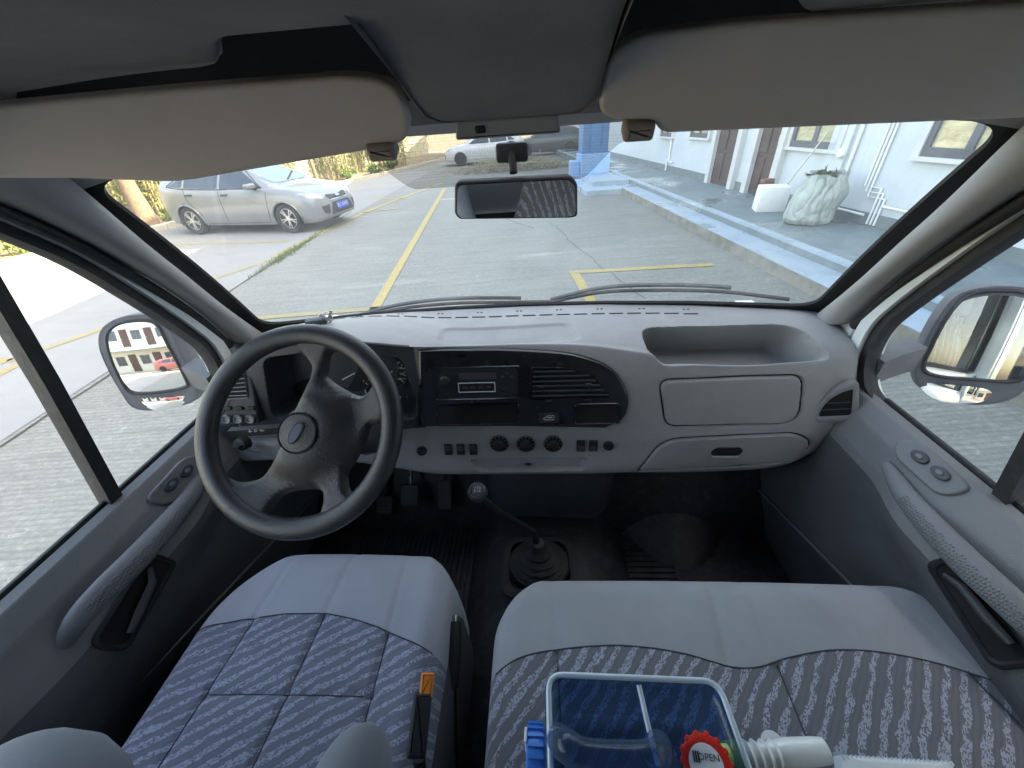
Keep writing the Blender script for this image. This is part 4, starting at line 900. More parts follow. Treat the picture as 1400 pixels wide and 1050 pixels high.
# ------------------------------------------------------------------ door mirrors
M['mirror_glass'] = simple('mirror glass', (.86, .88, .88), .0, .0, 3, metal=1.0)
def mirror_mat():
    t = NT('mirror silver'); t.base((.85, .87, .87)); t.set(Metallic=1.0, Roughness=.015); return t.m
M['mirror_glass'] = mirror_mat()
def door_mirror(s, label, c0, target, outer, glass, low, arm):
    cpt = Vector(c0); n = ((Vector(target)-cpt).normalized()-(cpt-CAM).normalized()).normalized(); Fm = frame(cpt, n); Fi = Fm.inverted()
    def loc(pp): return [(lambda q: (q.x, q.y))(Fi @ at_plane(px, py, cpt, n)) for px, py in pp]
    o, gl, lw = (( [(p.x, p.y) for p in cr([(a, b, 0) for a, b in loc(z)], 4, True)]) for z in (outer, glass, low))
    t = thing('door_mirror', label, 'mirror', (s*.93, cpt.y, cpt.z-.2))
    cx = sum(a for a, _ in o)/len(o); cy = sum(b for _, b in o)/len(o)
    def sc(k, z): return [Vector((cx+(a-cx)*k, cy+(b-cy)*k, z)) for a, b in o]
    shell = loft([sc(.97, .004), sc(1.0, -.004), sc(1.02, -.03), sc(.98, -.07), sc(.85, -.11), sc(.55, -.14), sc(.1, -.15)], True, False)
    part(t, 'housing', xf(join(shell, ringplate(o, [(cx+(a-cx)*.80, cy+(b-cy)*.80) for a, b in o], .004)), Fm), M['mirror_shell'], 50)
    part(t, 'face', xf(plate([(cx+(a-cx)*.97, cy+(b-cy)*.97) for a, b in o], .002), Fm), M['mirror_shell'], 40)
    part(t, 'mirror_glass', xf(mv(domed(dens(gl, 2), 1.5 if s < 0 else 3.0), 0, 0, .003), Fm), M['mirror_glass'], 80)
    gx = sum(a for a, _ in gl)/len(gl); gy = sum(b for _, b in gl)/len(gl)
    part(t, 'glass_rim', xf(mv(ringplate([(gx+(a-gx)*1.06, gy+(b-gy)*1.06) for a, b in gl], [(gx+(a-gx)*.985, gy+(b-gy)*.985) for a, b in gl], .008), 0, 0, .003), Fm), M['black'], 40)
    part(t, 'wide_angle_glass', xf(mv(domed(dens(lw, 2), .45), 0, 0, .002), Fm), M['mirror_glass'], 60)
    part(t, 'arm', loft([[Vector(a)+Vector((0, dy, dz)) for dy, dz in ((-.03, -.035), (.03, -.035), (.03, .035), (-.03, .035))] for a in arm]), M['mirror_shell'], 40)
    return t
door_mirror(-1, 'driver door mirror on the left showing the building behind', (-1.13, .94, 1.30), LW(-6.0, -17, 1.35),
    [(136, 475), (138, 452), (156, 437), (185, 430), (214, 432), (231, 444), (245, 475), (261, 507), (271, 532), (266, 548), (240, 556), (205, 561), (181, 556), (165, 535), (148, 505)],
    [(149, 468), (152, 452), (168, 442), (200, 439), (216, 446), (229, 470), (254, 518), (252, 528), (222, 534), (186, 536), (172, 526), (158, 498)],
    [(191, 546), (203, 543), (230, 542), (253, 541), (256, 545), (246, 555), (220, 560), (203, 557)], [(-1.02, .95, 1.27), (-.93, .91, 1.275), (-.875, .87, 1.28)])
door_mirror(1, 'passenger door mirror on the right showing the white van side', (1.16, .94, 1.30), (.80, -.45, 1.44),
    [(1250, 505), (1268, 458), (1298, 412), (1328, 396), (1372, 391), (1420, 400), (1442, 440), (1428, 495), (1402, 532), (1372, 549), (1330, 553), (1288, 545), (1258, 530)],
    [(1264, 503), (1274, 475), (1297, 432), (1322, 406), (1360, 399), (1410, 405), (1424, 440), (1412, 490), (1397, 514), (1378, 520), (1330, 517), (1285, 513)],
    [(1257, 526), (1275, 523), (1310, 526), (1342, 530), (1356, 538), (1340, 549), (1300, 550), (1272, 542)], [(1.04, .95, 1.27), (.95, .91, 1.275), (.875, .87, 1.28)])

# ------------------------------------------------------------------ visors, inside mirror, wipers
VP0, VN = Vector((0, .595, 1.832)), Vector((0, .14, .06)).normalized()
def visor(poly, label, rs, clip, hinge):
    Fm = frame(VP0, -VN); Fi = Fm.inverted(); q = [(lambda p: (p.x, p.y))(Fi @ at_plane(px, py, VP0, VN)) for px, py in poly]
    c = Fm @ Vector((*q[0], 0)); t = thing('sun_visor', label, 'visor', c); g = plate(dens(rpoly(q, rs, 6), 3), .018, .006, .003); g = mv(g, 0, 0, -.009)
    part(t, 'panel', xf(g, Fm), M['visor'], 50)
    for px, py in clip:
        p = at_plane(px, py, VP0, VN); part(t, 'clip', xf(plate(rrect(.038, .022, .006), .024, .006), frame(p+Vector((0, .01, -.006)), (0, -.9, -.43))), M['visor_clip'], 40)
    return t
visor([(-170, 157), (250, 117), (487, 99), (548, 112), (568, 189), (500, 203), (246, 246), (110, 241), (-170, 240)], 'beige grey sun visor on the driver side', [.02, 0, .05, .06, .03, 0, .03, 0, .02], [(520, 191)], None)
visor([(1600, -13), (1000, 28), (868, 45), (826, 78), (819, 150), (835, 160), (892, 161), (903, 179), (1400, 158), (1600, 152)], 'beige grey sun visor on the passenger side', [.02, 0, .04, .04, .03, .01, .008, .012, 0, .02], [(874, 162)], None)
for s, (px, py) in ((-1, (105, 240)), (1, (1385, 150))):
    pass
mc = Vector((.0, .80, 1.728)); mn = Vector((.02, -1, -.04)).normalized()
rm = thing('rear_view_mirror', 'black rectangular rear-view mirror hanging from the windscreen', 'mirror', mc); Fm = frame(mc, mn); Fi = Fm.inverted()
mq = [(lambda p: (p.x, p.y))(Fi @ at_plane(px, py, mc, mn)) for px, py in ((621, 249), (780, 241), (790, 250), (790, 297), (780, 299), (628, 301), (621, 294))]; mo = rpoly(mq, .012, 5)
cx = sum(a for a, _ in mo)/len(mo); cy = sum(b for _, b in mo)/len(mo)
part(rm, 'shell', xf(mv(plate(mo, .03, .008), 0, 0, -.03), Fm), M['black'], 40); part(rm, 'mirror_glass', xf(plate([(cx+(a-cx)*.955, cy+(b-cy)*.87) for a, b in mo], .002), Fm), M['mirror_glass'], 0)
part(rm, 'stalk', tube([(0, .815, 1.77), (-.003, .83, 1.80), (-.003, .842, 1.812)], [.008, .007, .012], 10), M['charcoal'], 60); part(rm, 'mount', box(-.032, .028, .825, .85, 1.785, 1.818, .006), M['charcoal'], 40)
def wiper(pts, label):
    P = [Vector(p) for p in pts]; t = thing('wiper', label, 'wiper', P[0], group='windscreen wipers'); path = cr(P, 6); part(t, 'blade', tube(path, .006, 6), M['black'], 60); k = len(path)
    part(t, 'arm', tube([p+Vector((0, .008, .006+.008*math.sin(math.pi*i/k))) for i, p in enumerate(path[:int(k*.8)])], .007, 6), M['charcoal'], 60)
def wsp(px, py, off=.02):
    best = None
    for b in np.linspace(-.10, .25, 60):
        for a in np.linspace(-1, 1, 81):
            p = WS(a, b, off); d = p-CAM; z = d.dot(_f); x = 700+FPX*d.dot(CR)/z; y = 525-FPX*d.dot(CU)/z; e = (x-px)**2+(y-py)**2
            if best is None or e < best[0]: best = (e, p)
    return best[1]
wiper([wsp(*p) for p in ((478, 438), (540, 424), (620, 414), (700, 413), (752, 412))], 'wiper lying at the foot of the windscreen on the driver side')
wiper([wsp(*p) for p in ((752, 413), (820, 401), (880, 396), (980, 397), (1075, 406))], 'wiper lying at the foot of the windscreen on the passenger side')

# ================================================================== dashboard
STX = [-.865, -.80, -.745, -.66, -.50, -.37, -.285, -.16, 0, .16, .30, .42, .55, .68, .76, .825, .865]
PRO = {  # profile points (y, z) from the windscreen foot over the crest and down the face
 -.865: [(1.04, 1.34), (.99, 1.33), (.95, 1.31), (.935, 1.29), (.91, 1.20), (.90, 1.16), (.90, 1.12), (.93, 1.11)],
 -.80: [(1.06, 1.35), (.97, 1.365), (.86, 1.355), (.83, 1.335), (.785, 1.205), (.78, 1.16), (.78, 1.10), (.86, 1.085)],
 -.745: [(1.09, 1.352), (.97, 1.385), (.83, 1.388), (.80, 1.368), (.765, 1.198), (.76, 1.15), (.76, 1.085), (.85, 1.07)],
 -.66: [(1.12, 1.353), (.98, 1.398), (.82, 1.418), (.795, 1.400), (.775, 1.185), (.765, 1.13), (.765, 1.075), (.85, 1.06)],
 -.50: [(1.155, 1.352), (1.0, 1.402), (.825, 1.432), (.80, 1.416), (.785, 1.172), (.772, 1.12), (.77, 1.06), (.85, 1.04)],
 -.37: [(1.175, 1.351), (1.03, 1.383), (.85, 1.405), (.83, 1.386), (.805, 1.152), (.79, 1.09), (.78, 1.02), (.85, 1.005)],
 -.285: [(1.182, 1.350), (1.04, 1.368), (.878, 1.378), (.862, 1.360), (.818, 1.147), (.80, 1.075), (.78, 1.0), (.85, .985)],
 -.16: [(1.19, 1.350), (1.05, 1.358), (.915, 1.358), (.888, 1.342), (.82, 1.147), (.80, 1.073), (.78, .996), (.85, .98)],
 0: [(1.195, 1.349), (1.05, 1.355), (.93, 1.352), (.895, 1.337), (.82, 1.147), (.80, 1.073), (.78, .996), (.85, .98)],
 .16: [(1.19, 1.350), (1.05, 1.355), (.925, 1.350), (.888, 1.332), (.82, 1.148), (.80, 1.073), (.78, .996), (.85, .98)],
 .30: [(1.18, 1.350), (1.03, 1.357), (.90, 1.342), (.865, 1.318), (.812, 1.15), (.795, 1.09), (.782, .998), (.85, .985)],
 .42: [(1.165, 1.351), (1.01, 1.358), (.88, 1.328), (.848, 1.298), (.803, 1.152), (.79, 1.11), (.78, 1.0), (.85, .985)],
 .55: [(1.14, 1.352), (1.0, 1.359), (.872, 1.322), (.84, 1.288), (.80, 1.155), (.788, 1.115), (.78, 1.004), (.85, .99)],
 .68: [(1.11, 1.353), (.985, 1.359), (.868, 1.330), (.832, 1.292), (.795, 1.16), (.785, 1.115), (.782, 1.015), (.85, 1.0)],
 .76: [(1.085, 1.354), (.975, 1.358), (.872, 1.338), (.835, 1.298), (.80, 1.17), (.79, 1.12), (.795, 1.04), (.86, 1.025)],
 .825: [(1.06, 1.352), (.97, 1.352), (.885, 1.335), (.848, 1.295), (.818, 1.178), (.815, 1.125), (.835, 1.07), (.88, 1.055)],
 .865: [(1.04, 1.345), (.99, 1.338), (.95, 1.315), (.935, 1.285), (.915, 1.19), (.91, 1.15), (.91, 1.12), (.93, 1.11)]}
PA = np.array([PRO[x] for x in STX])
def prof_at(x):
    i = int(np.clip(np.searchsorted(STX, x)-1, 0, len(STX)-2)); h = STX[i+1]-STX[i]; t = (x-STX[i])/h
    m0 = (PA[i+1]-PA[max(i-1, 0)])/(STX[i+1]-STX[max(i-1, 0)])*h; m1 = (PA[min(i+2, len(STX)-1)]-PA[i])/(STX[min(i+2, len(STX)-1)]-STX[i])*h
    return (2*t**3-3*t*t+1)*PA[i]+(t**3-2*t*t+t)*m0+(-2*t**3+3*t*t)*PA[i+1]+(t**3-t*t)*m1
_cache = {}
def dash_base(x, s):   # s in 0..7
    if x not in _cache: _cache[x] = prof_at(x)
    P = _cache[x]; n = len(P); i = min(int(s), n-2); t = s-i; p0 = P[i-1] if i else 2*P[0]-P[1]; p1, p2 = P[i], P[i+1]; p3 = P[i+2] if i+2 < n else 2*P[-1]-P[-2]
    q = .5*((2*p1)+(p2-p0)*t+(2*p0-5*p1+4*p2-p3)*t*t+(3*p1-p0-3*p2+p3)*t**3); return Vector((x, q[0], q[1]))
gb = grid(lambda u, v: dash_base(round(-.865+1.73*u, 5), 7*v), 120, 90); DB0 = BVHTree.FromPolygons([tuple(p) for p in gb[0]], gb[1])
def sd_poly(p, poly):
    """signed distance (inside negative)"""
    d = 1e9; s = 1; n = len(poly); j = n-1
    for i in range(n):
        ex, ey = poly[j][0]-poly[i][0], poly[j][1]-poly[i][1]; wx, wy = p[0]-poly[i][0], p[1]-poly[i][1]
        t = min(1, max(0, (wx*ex+wy*ey)/(ex*ex+ey*ey+1e-12))); bx, by = wx-ex*t, wy-ey*t; d = min(d, bx*bx+by*by)
        c = (p[1] >= poly[i][1], p[1] < poly[j][1], ex*wy > ey*wx)
        if all(c) or not any(c): s = -s
        j = i
    return s*math.sqrt(d)
def xz(pp, r, n=5): return rpoly([(lambda p: (p.x, p.z))(hit(DB0, *q)[0]) for q in pp], r, n)
def xy(pp, r, n=5): return rpoly([(lambda p: (p.x, p.y))(hit(DB0, *q)[0]) for q in pp], r, n)
TRAY = xy([(874, 448), (1085, 443), (1135, 492), (1050, 497), (888, 500)], [.05, .06, .02, .02, .05], 6)
GLOVE_UP = xz([(901, 520), (1098, 513), (1092, 580), (910, 583)], [.03, .03, .05, .025], 6)
GLOVE_LO = xz([(872, 648), (908, 600), (1090, 592), (1112, 606), (1085, 646)], [.004, .05, .03, .03, .004], 6)
PANEL_TOP = xy([(606, 448), (776, 441), (796, 464), (596, 468)], .03, 5)
VENT_R = xz([(1108, 577), (1122, 545), (1150, 528), (1168, 523), (1162, 574)], [.01, .03, .03, .008, .01], 5)
SLOT = xz([(645, 629), (800, 627), (796, 643), (655, 645)], .01, 4)
CLUST = xz([(359, 490), (440, 478), (548, 487), (572, 560), (566, 573), (372, 573)], [.03, .03, .03, .02, .02, .03], 6)
def bb(poly, m=.03): xs = [p[0] for p in poly]; ys = [p[1] for p in poly]; return min(xs)-m, max(xs)+m, min(ys)-m, max(ys)+m
FEAT = [('y', TRAY, bb(TRAY)), ('u', GLOVE_UP, bb(GLOVE_UP)), ('l', GLOVE_LO, bb(GLOVE_LO)), ('p', PANEL_TOP, bb(PANEL_TOP)), ('s', SLOT, bb(SLOT)), ('c', CLUST, bb(CLUST))]
def dash_pt(x, s):
    p = dash_base(x, s); q = p.copy()
    for k, poly, b in FEAT:
        top = k in 'yp'
        if top and s > 3.2: continue
        if not top and (s < 2.2 or s > 6.3): continue
        a = (p.x, p.y) if top else (p.x, p.z)
        if not (b[0] < a[0] < b[1] and b[2] < a[1] < b[3]): continue
        d = sd_poly(a, poly)
        if k == 'y': w = sm(.003, -.020, d); q.z -= .10*w; q.y += .075*w
        elif k == 'p': q.z -= .006*sm(.004, -.008, d)
        elif k in 'ul': q.y += .007*math.exp(-(d/.0028)**2); q.y -= .002*sm(0, -.006, d)
        elif k == 'v': q.y += .05*sm(.001, -.006, d+.012); q.y -= .004*sm(.004, 0, abs(d+.006))
        elif k == 's': q.y += .016*sm(.003, -.006, d)
        elif k == 'c': q.y += .085*sm(.002, -.018, d)
    return q
# grid lines, refined where the mouldings need it
def lin(a, b, st): n = max(1, int(round((b-a)/st))); return [a+(b-a)*i/n for i in range(n)]
GX = [round(v, 5) for v in lin(-.865, -.785, .008)+lin(-.785, -.285, .0042)+lin(-.285, .27, .008)+lin(.27, .84, .0042)+lin(.84, .865, .006)+[.865]]
GS = lin(0, 1, .05)+lin(1, 2, .025)+lin(2, 3, .025)+lin(3, 4, .016)+lin(4, 6, .045)+lin(6, 7, .12)+[7]
IX0, IX1 = GX.index(-.785), GX.index(-.285); S0 = min(range(len(GS)), key=lambda i: abs(GS[i]-2.35)); S1 = min(range(len(GS)), key=lambda i: abs(GS[i]-4.0)); SLOW = min(range(len(GS)), key=lambda i: abs(GS[i]-4.15))
PT = [[dash_pt(x, s) for x in GX] for s in GS]; nx = len(GX)
def sub(cond):
    V, F, ix = [], [], {}
    def vid(j, i):
        if (j, i) not in ix: ix[(j, i)] = len(V); V.append(PT[j][i])
        return ix[(j, i)]
    for j in range(len(GS)-1):
        for i in range(nx-1):
            if cond(i, j): F.append((vid(j, i), vid(j, i+1), vid(j+1, i+1), vid(j+1, i)))
    return V, F
dash = thing('dashboard', 'grey van dashboard with black centre panel, storage tray and glove boxes', 'dashboard', (0, .85, .99))
isclus = lambda i, j: IX0 <= i < IX1 and S0 <= j < S1
allg = sub(lambda i, j: True); DB = BVHTree.FromPolygons([tuple(p) for p in allg[0]], allg[1])
part(dash, 'dash_body', sub(lambda i, j: not isclus(i, j)), M['dash'], 30)
ic = part(dash, 'instrument_panel', sub(isclus), M['charcoal'], 30)
# the hood edge over the instruments
part(ic, 'hood_edge', tube([dash_base(GX[i], GS[S0])+Vector((0, -.003, .001)) for i in range(IX0, IX1+1, 3)], .006, 8), M['charcoal'], 60)
# dials
def gauge_frame(px, py, d=.066):
    l, n = hit(DB0, px, py); return Vector((l.x, l.y+.083, l.z))
def dial(px, py, r, marks, nums, needle, name):
    # centre where the ray meets the back of the recess
    c = at(px, py, y=hit(DB0, px, py)[0].y+.078); Fm = frame(c, (0, -1, .16))
    o = part(ic, name, xf(plate(ellipse(r, r, 40), .004, .001), Fm), M['hollow'], 40)
    tk = []
    for k in range(marks):
        a = math.radians(225-270*k/(marks-1)); L = r*.10 if k % 2 else r*.16; tk.append(xf(mv(box(-L/2, L/2, -.0007, .0007, 0, .0008), 0, 0, 0), Matrix.Translation((math.cos(a)*r*.86, math.sin(a)*r*.86, .0042)) @ Matrix.Rotation(a, 4, 'Z')))
    for k, s in enumerate(nums):
        a = math.radians(225-270*k/(len(nums)-1)); tk.append(mv(text_geo(s, r*.20), math.cos(a)*r*.66, math.sin(a)*r*.66, .0045))
    part(ic, 'dial_marks', xf(join(*tk), Fm), M['silver_print'], 0)
    part(ic, 'needle', xf(xf(box(-.008, r*.74, -.0013, .0013, .007, .009), Matrix.Rotation(math.radians(needle), 4, 'Z')), Fm), M['silver_print'], 0)
    part(ic, 'dial_ring', xf(ringplate(ellipse(r*1.05, r*1.05, 40), ellipse(r, r, 40), .008), Fm), M['charcoal'], 40)
dial(484, 510, .052, 15, '1 2 3 4 5 6 7'.split(), 205, 'rev_counter'); dial(535, 508, .048, 19, '20 40 60 80 100 120 140 160 180'.split(), 215, 'speedometer')
c = at(425, 530, y=hit(DB0, 425, 530)[0].y+.08); part(ic, 'warning_panel', xf(plate(rrect(.10, .09, .01), .003), frame(c, (0, -1, .16))), M['hollow'], 0)
for k, (px, py) in enumerate(((548, 545), (557, 545), (566, 545), (500, 535))):
    c = at(px, py, y=hit(DB0, px, py)[0].y+.068); part(ic, 'gauge_mark', xf(plate(rrect(.003, .014, .001), .002), frame(c, (0, -1, .16))), M['silver_print'], 0)
def on_dash(px, py, up=.0):
    l, n = hit(DB, px, py); return frame(l+n*up, n)
def patch(pp, r, off, skirt=.012, n=5):
    q = rpoly([(lambda p: (p.x, p.z))(hit(DB0, *z)[0]) for z in pp], r, n); return dens(q, 2)
# left end: air vent, three round switches, small buttons
PS = hit(DB0, 326, 545)[0]+Vector((0, -.022, 0)); NS = Vector((.12, -.95, .28)).normalized(); FS = frame(PS, NS); FSi = FS.inverted()
def pl2(F, Fi, pts): o = F.translation; n = F.col[2].to_3d(); return [(lambda q: (q.x, q.y))(Fi @ at_plane(px, py, o, n)) for px, py in pts]
sw = part(dash, 'switch_panel', xf(mv(plate(rpoly(pl2(FS, FSi, [(322, 503), (342, 498), (354, 579), (294, 583), (302, 548)]), .006), .022, .004), 0, 0, -.022), FS), M['charcoal'], 40)
vq_ = rpoly(pl2(FS, FSi, [(323, 513), (335, 508), (340, 544), (309, 546)]), .004, 3); part(sw, 'side_vent', xf(plate(vq_, .0012), FS), M['hollow'], 0)
part(sw, 'vent_rim', xf(ringplate([(a_*1.0, b_) for a_, b_ in vq_], [((a_-sum(q[0] for q in vq_)/len(vq_))*.93+sum(q[0] for q in vq_)/len(vq_), (b_-sum(q[1] for q in vq_)/len(vq_))*.93+sum(q[1] for q in vq_)/len(vq_)) for a_, b_ in vq_], .004), FS), M['pillar'], 40)
for k in range(6):
    (a_, b_), (c_, d_) = pl2(FS, FSi, [(321-k*2.2, 514+k*5.4), (335+k*.8, 511+k*5.8)]); part(sw, 'slat', xf(tube([(a_, b_, .002), (c_, d_, .002)], .0013, 6), FS), M['pillar'], 40)
for px in (311, 327, 343):
    (a_, b_), (c_, d_) = pl2(FS, FSi, [(px, 572), (px+.5, 558)])
    part(sw, 'round_switch', xf(mv(join(lathe([(.010, 0), (.010, .006), (.006, .005), (0, .005)], 18), ringlathe([(.0095, .005), (.0115, .006), (.0105, .009), (.0085, .008)], 18)), a_, b_, 0), FS), M['pillar'], 40)
    part(sw, 'button', xf(mv(plate(rrect(.020, .011, .004), .005, .002), c_, d_, 0), FS), M['black'], 40)
# small grey shelf box left of the column
p, n = hit(DB0, 352, 610); part(dash, 'column_shroud', xf(plate(rpoly([(-.075, .03), (.09, .03), (.10, -.028), (-.04, -.035)], .015), .03, .01), frame(p, n)), M['dash'], 40)
# centre panel: gloss black, radio, pockets, vent, button
CP = [(573, 479), (640, 476), (720, 477), (790, 484), (838, 505), (858, 540), (852, 569), (828, 583), (700, 582), (573, 581)]
cpq = [(lambda p: (p.x, p.z))(hit(DB0, *z)[0]) for z in CP]; cpq = [(p.x, p.y) for p in cr([(a, b, 0) for a, b in cpq[1:8]], 6)]; e0 = hit(DB0, 572, 478)[0]; e1 = hit(DB0, 572, 581)[0]
cpl = dens([(e0.x, e0.z)]+cpq+[(e1.x, e1.z)], 2)
cpo = part(dash, 'centre_panel', projected(DB0, cpl, lambda a, b: (a, .3, b), (0, 1, 0), .011, rings=(1, .99, .975, .955, .9, .75, .6, .45, .3, .15, .03), offs=(.003, .007, .010, .011, .0112, .0113, .0113, .0113, .0113, .0113, .0113), skirt=.02), M['gloss_black'], 50)
def cface(px, py, up=.012): l, n = hit(DB0, px, py); return frame(l+Vector((0, -up, 0)), Vector((0, n.y, n.z)))
def csize(a, b): return (hit(DB0, *b)[0]-hit(DB0, *a)[0])
W = csize((596, 518), (711, 518)).length; H = csize((653, 499), (653, 541)).length; Fr = cface(653, 519)
part(cpo, 'radio', xf(plate(rrect(W, H, .003), .010, .003), Fr), M['black'], 40)
part(cpo, 'radio_trim', xf(mv(ringplate(rrect(W*1.03, H*1.06, .004), rrect(W*.985, H*.95, .004), .010), 0, 0, .003), Fr), M['gloss_black'], 40)
part(cpo, 'radio_display', xf(mv(plate(rrect(W*.44, H*.2, .002), .0015), .004, H*.22, .0105), Fr), M['charcoal'], 0)
part(cpo, 'radio_slot', xf(mv(ringplate(rrect(W*.44, H*.32, .002), rrect(W*.42, H*.26, .002), .002), 0, -H*.14, .0105), Fr), M['silver_print'], 0)
part(cpo, 'radio_chrome', xf(box(-W*.5, W*.5, -H*.52, -H*.49, .010, .012), Fr), M['chrome'], 0)
part(cpo, 'radio_knob', xf(mv(lathe([(.012, 0), (.012, .010), (.009, .013), (0, .013)], 24), -W*.37, H*.1, .010), Fr), M['black'], 40); part(cpo, 'knob_ring', xf(mv(ringlathe([(.0125, 0), (.0135, .003), (.0125, .005), (.0115, .005)], 24), -W*.37, H*.1, .0095), Fr), M['chrome'], 40)
for k in range(3): part(cpo, 'radio_button', xf(mv(plate(rrect(.009, .005, .002), .002, .0005), W*.36+(k-1)*.012, H*(.18 if k != 1 else .28), .0105), Fr), M['charcoal'], 0)
for k in range(4): part(cpo, 'radio_button', xf(mv(plate(rrect(.012, .006, .001), .002, .0005), (k-1.5)*W*.095, -H*.14, .0105), Fr), M['charcoal'], 0)
def pocket(a, b, r=.006):
    m = ((a[0]+b[0])/2, (a[1]+b[1])/2); w = csize((a[0], m[1]), (b[0], m[1])).length; h = csize((m[0], a[1]), (m[0], b[1])).length; Fm = cface(*m)
    part(cpo, 'pocket', xf(plate(rrect(w, h, r), .0012), Fm), M['hollow'], 0); part(cpo, 'pocket_rim', xf(ringplate(rrect(w*1.05, h*1.15, r), rrect(w, h, r), .005), Fm), M['gloss_black'], 40)
pocket((602, 550), (708, 575)); pocket((786, 549), (846, 574), .01)
vq = [(728, 499), (775, 500), (808, 510), (834, 538), (727, 541)]; Fv = cface(775, 522); Fvi = Fv.inverted(); vp = rpoly([(lambda p: (p.x, p.y))(Fvi @ (hit(DB0, *z)[0]+Vector((0, -.012, 0)))) for z in vq], .006, 4)
part(cpo, 'air_vent', xf(plate(vp, .0012), Fv), M['hollow'], 0); vcx = sum(a for a, _ in vp)/len(vp); vcy = sum(b for _, b in vp)/len(vp)
part(cpo, 'vent_rim', xf(ringplate([(vcx+(a-vcx)*1.05, vcy+(b-vcy)*1.08) for a, b in vp], vp, .008), Fv), M['gloss_black'], 40)
y0, y1 = min(b for _, b in vp), max(b for _, b in vp)
for k in range(6):
    yy = y0+(y1-y0)*(k+.6)/6.4; xs_ = [a for (a, b), (c, d) in zip(vp, vp[1:]+vp[:1]) for a in ([a+(c-a)*(yy-b)/(d-b)] if (b-yy)*(d-yy) < 0 else [])]
    if len(xs_) >= 2: part(cpo, 'slat', xf(box(min(xs_)+.001, max(xs_)-.001, yy-.0016, yy+.0022, .001, .0085, .0008), Fv), M['charcoal'], 40)
for px, py in ((740, 522), (803, 519)): part(cpo, 'vent_tab', xf(plate(rrect(.016, .006, .002), .004, .001), cface(px, py, .021)), M['charcoal'], 40)
for px, py in ((749, 544), (803, 543)): part(cpo, 'vent_wheel', xf(plate(rrect(.018, .005, .002), .004, .001), cface(px, py, .012)), M['charcoal'], 40)
Fb = cface(750, 567); part(cpo, 'van_button', xf(plate(rrect(.055, .030, .004), .004, .001), Fb), M['black'], 40)
part(cpo, 'van_symbol', xf(mv(tube([(.014, .007, 0), (-.002, .007, 0), (-.010, .001, 0), (-.014, -.001, 0), (-.013, -.005, 0), (.014, -.005, 0)], .0009, 5, True), 0, 0, .0045), Fb), M['silver_print'], 0)
part(cpo, 'van_symbol', xf(mv(box(-.004, .010, .0005, .003, 0, .001), 0, 0, .0045), Fb), M['silver_print'], 0)
# lower row: knobs and switches
for px in (683, 719, 756):
    Fk = on_dash(px, 606); kb = part(dash, 'heater_dial', xf(lathe([(.0255, 0), (.025, .003), (.023, .004), (0, .004)], 28), Fk), M['hollow'], 40)
    part(kb, 'dial_rim', xf(ringlathe([(.0262, -.002), (.0275, .003), (.0262, .006), (.0245, .004)], 28), Fk), M['dash_low'], 40)
    part(kb, 'knob', xf(join(lathe([(.017, .003), (.0155, .016), (.013, .018), (0, .018)], 22), box(-.003, .003, -.014, .014, .015, .022, .001)), Fk), M['black'], 40)
    part(kb, 'dial_marks', xf(join(*[xf(box(-.0007, .0007, .0195, .0225, .0045, .005), Matrix.Rotation(math.radians(a), 4, 'Z')) for a in range(-120, 121, 30)]), Fk), M['silver_print'], 0)
for px in (613, 630, 647):
    Fk = on_dash(px, 614); b = part(dash, 'rocker_switch', xf(plate(rrect(.022, .034, .002), .006, .002), Fk), M['black'], 40); part(b, 'rocker', xf(mv(plate(rrect(.017, .016, .002), .004, .0015), 0, .006, .005), Fk), M['charcoal'], 40)
for px in (794, 811):
    Fk = on_dash(px, 609); b = part(dash, 'rocker_switch', xf(plate(rrect(.023, .034, .002), .006, .002), Fk), M['black'], 40); part(b, 'rocker', xf(mv(plate(rrect(.016, .014, .003), .004, .0015), 0, -.006, .005), Fk), M['charcoal'], 40)
for px, py in ((832, 609), (577, 616)):
    Fk = on_dash(px, py); b = part(dash, 'lighter_socket', xf(lathe([(.0145, 0), (.014, .005), (.011, .006), (.010, .003), (0, .003)], 22), Fk), M['black'], 40)
part(dash, 'slot_catch', xf(box(-.008, .008, -.002, .002, 0, .006), on_dash(722, 634)), M['black'], 0)
# passenger side: handle recess, end vent
gl = part(dash, 'glovebox_handle', xf(plate(rpoly([(-.038, -.012), (.034, -.012), (.042, .004), (.034, .013), (-.026, .013), (-.040, .002)], .008), .0025, .001), on_dash(993, 617, .0008)), M['hollow'], 40)
part(gl, 'handle_lip', xf(mv(plate(rrect(.072, .007, .003), .006, .002), .0, -.017, 0), on_dash(993, 617, .0008)), M['dash'], 40)
PV = hit(DB0, 1143, 552)[0]+Vector((0, -.012, 0)); FV = frame(PV, Vector((-.30, -.93, .15))); FVi = FV.inverted()
vo_ = pl2(FV, FVi, [(1108, 577), (1121, 547), (1148, 528), (1174, 521), (1173, 574)]); vi_ = pl2(FV, FVi, [(1117, 569), (1128, 549), (1149, 536), (1166, 531), (1163, 567)])
vo_, vi_ = rpoly(vo_, [.012, .03, .03, .01, .012], 5), rpoly(vi_, [.008, .02, .02, .006, .008], 5)
vr = part(dash, 'end_vent', xf(mv(join(ringplate(vo_, vi_, .006), plate(vo_, .0005)), 0, 0, 0), FV), M['box_lid'], 50); part(vr, 'vent_hollow', xf(mv(plate(vi_, .001), 0, 0, .0012), FV), M['hollow'], 0)
part(vr, 'vent_side', xf(loft([[Vector((a_, b_, -.05)) for a_, b_ in vo_], [Vector((a_, b_, .0)) for a_, b_ in vo_]], True, False), FV), M['box_lid'], 50)
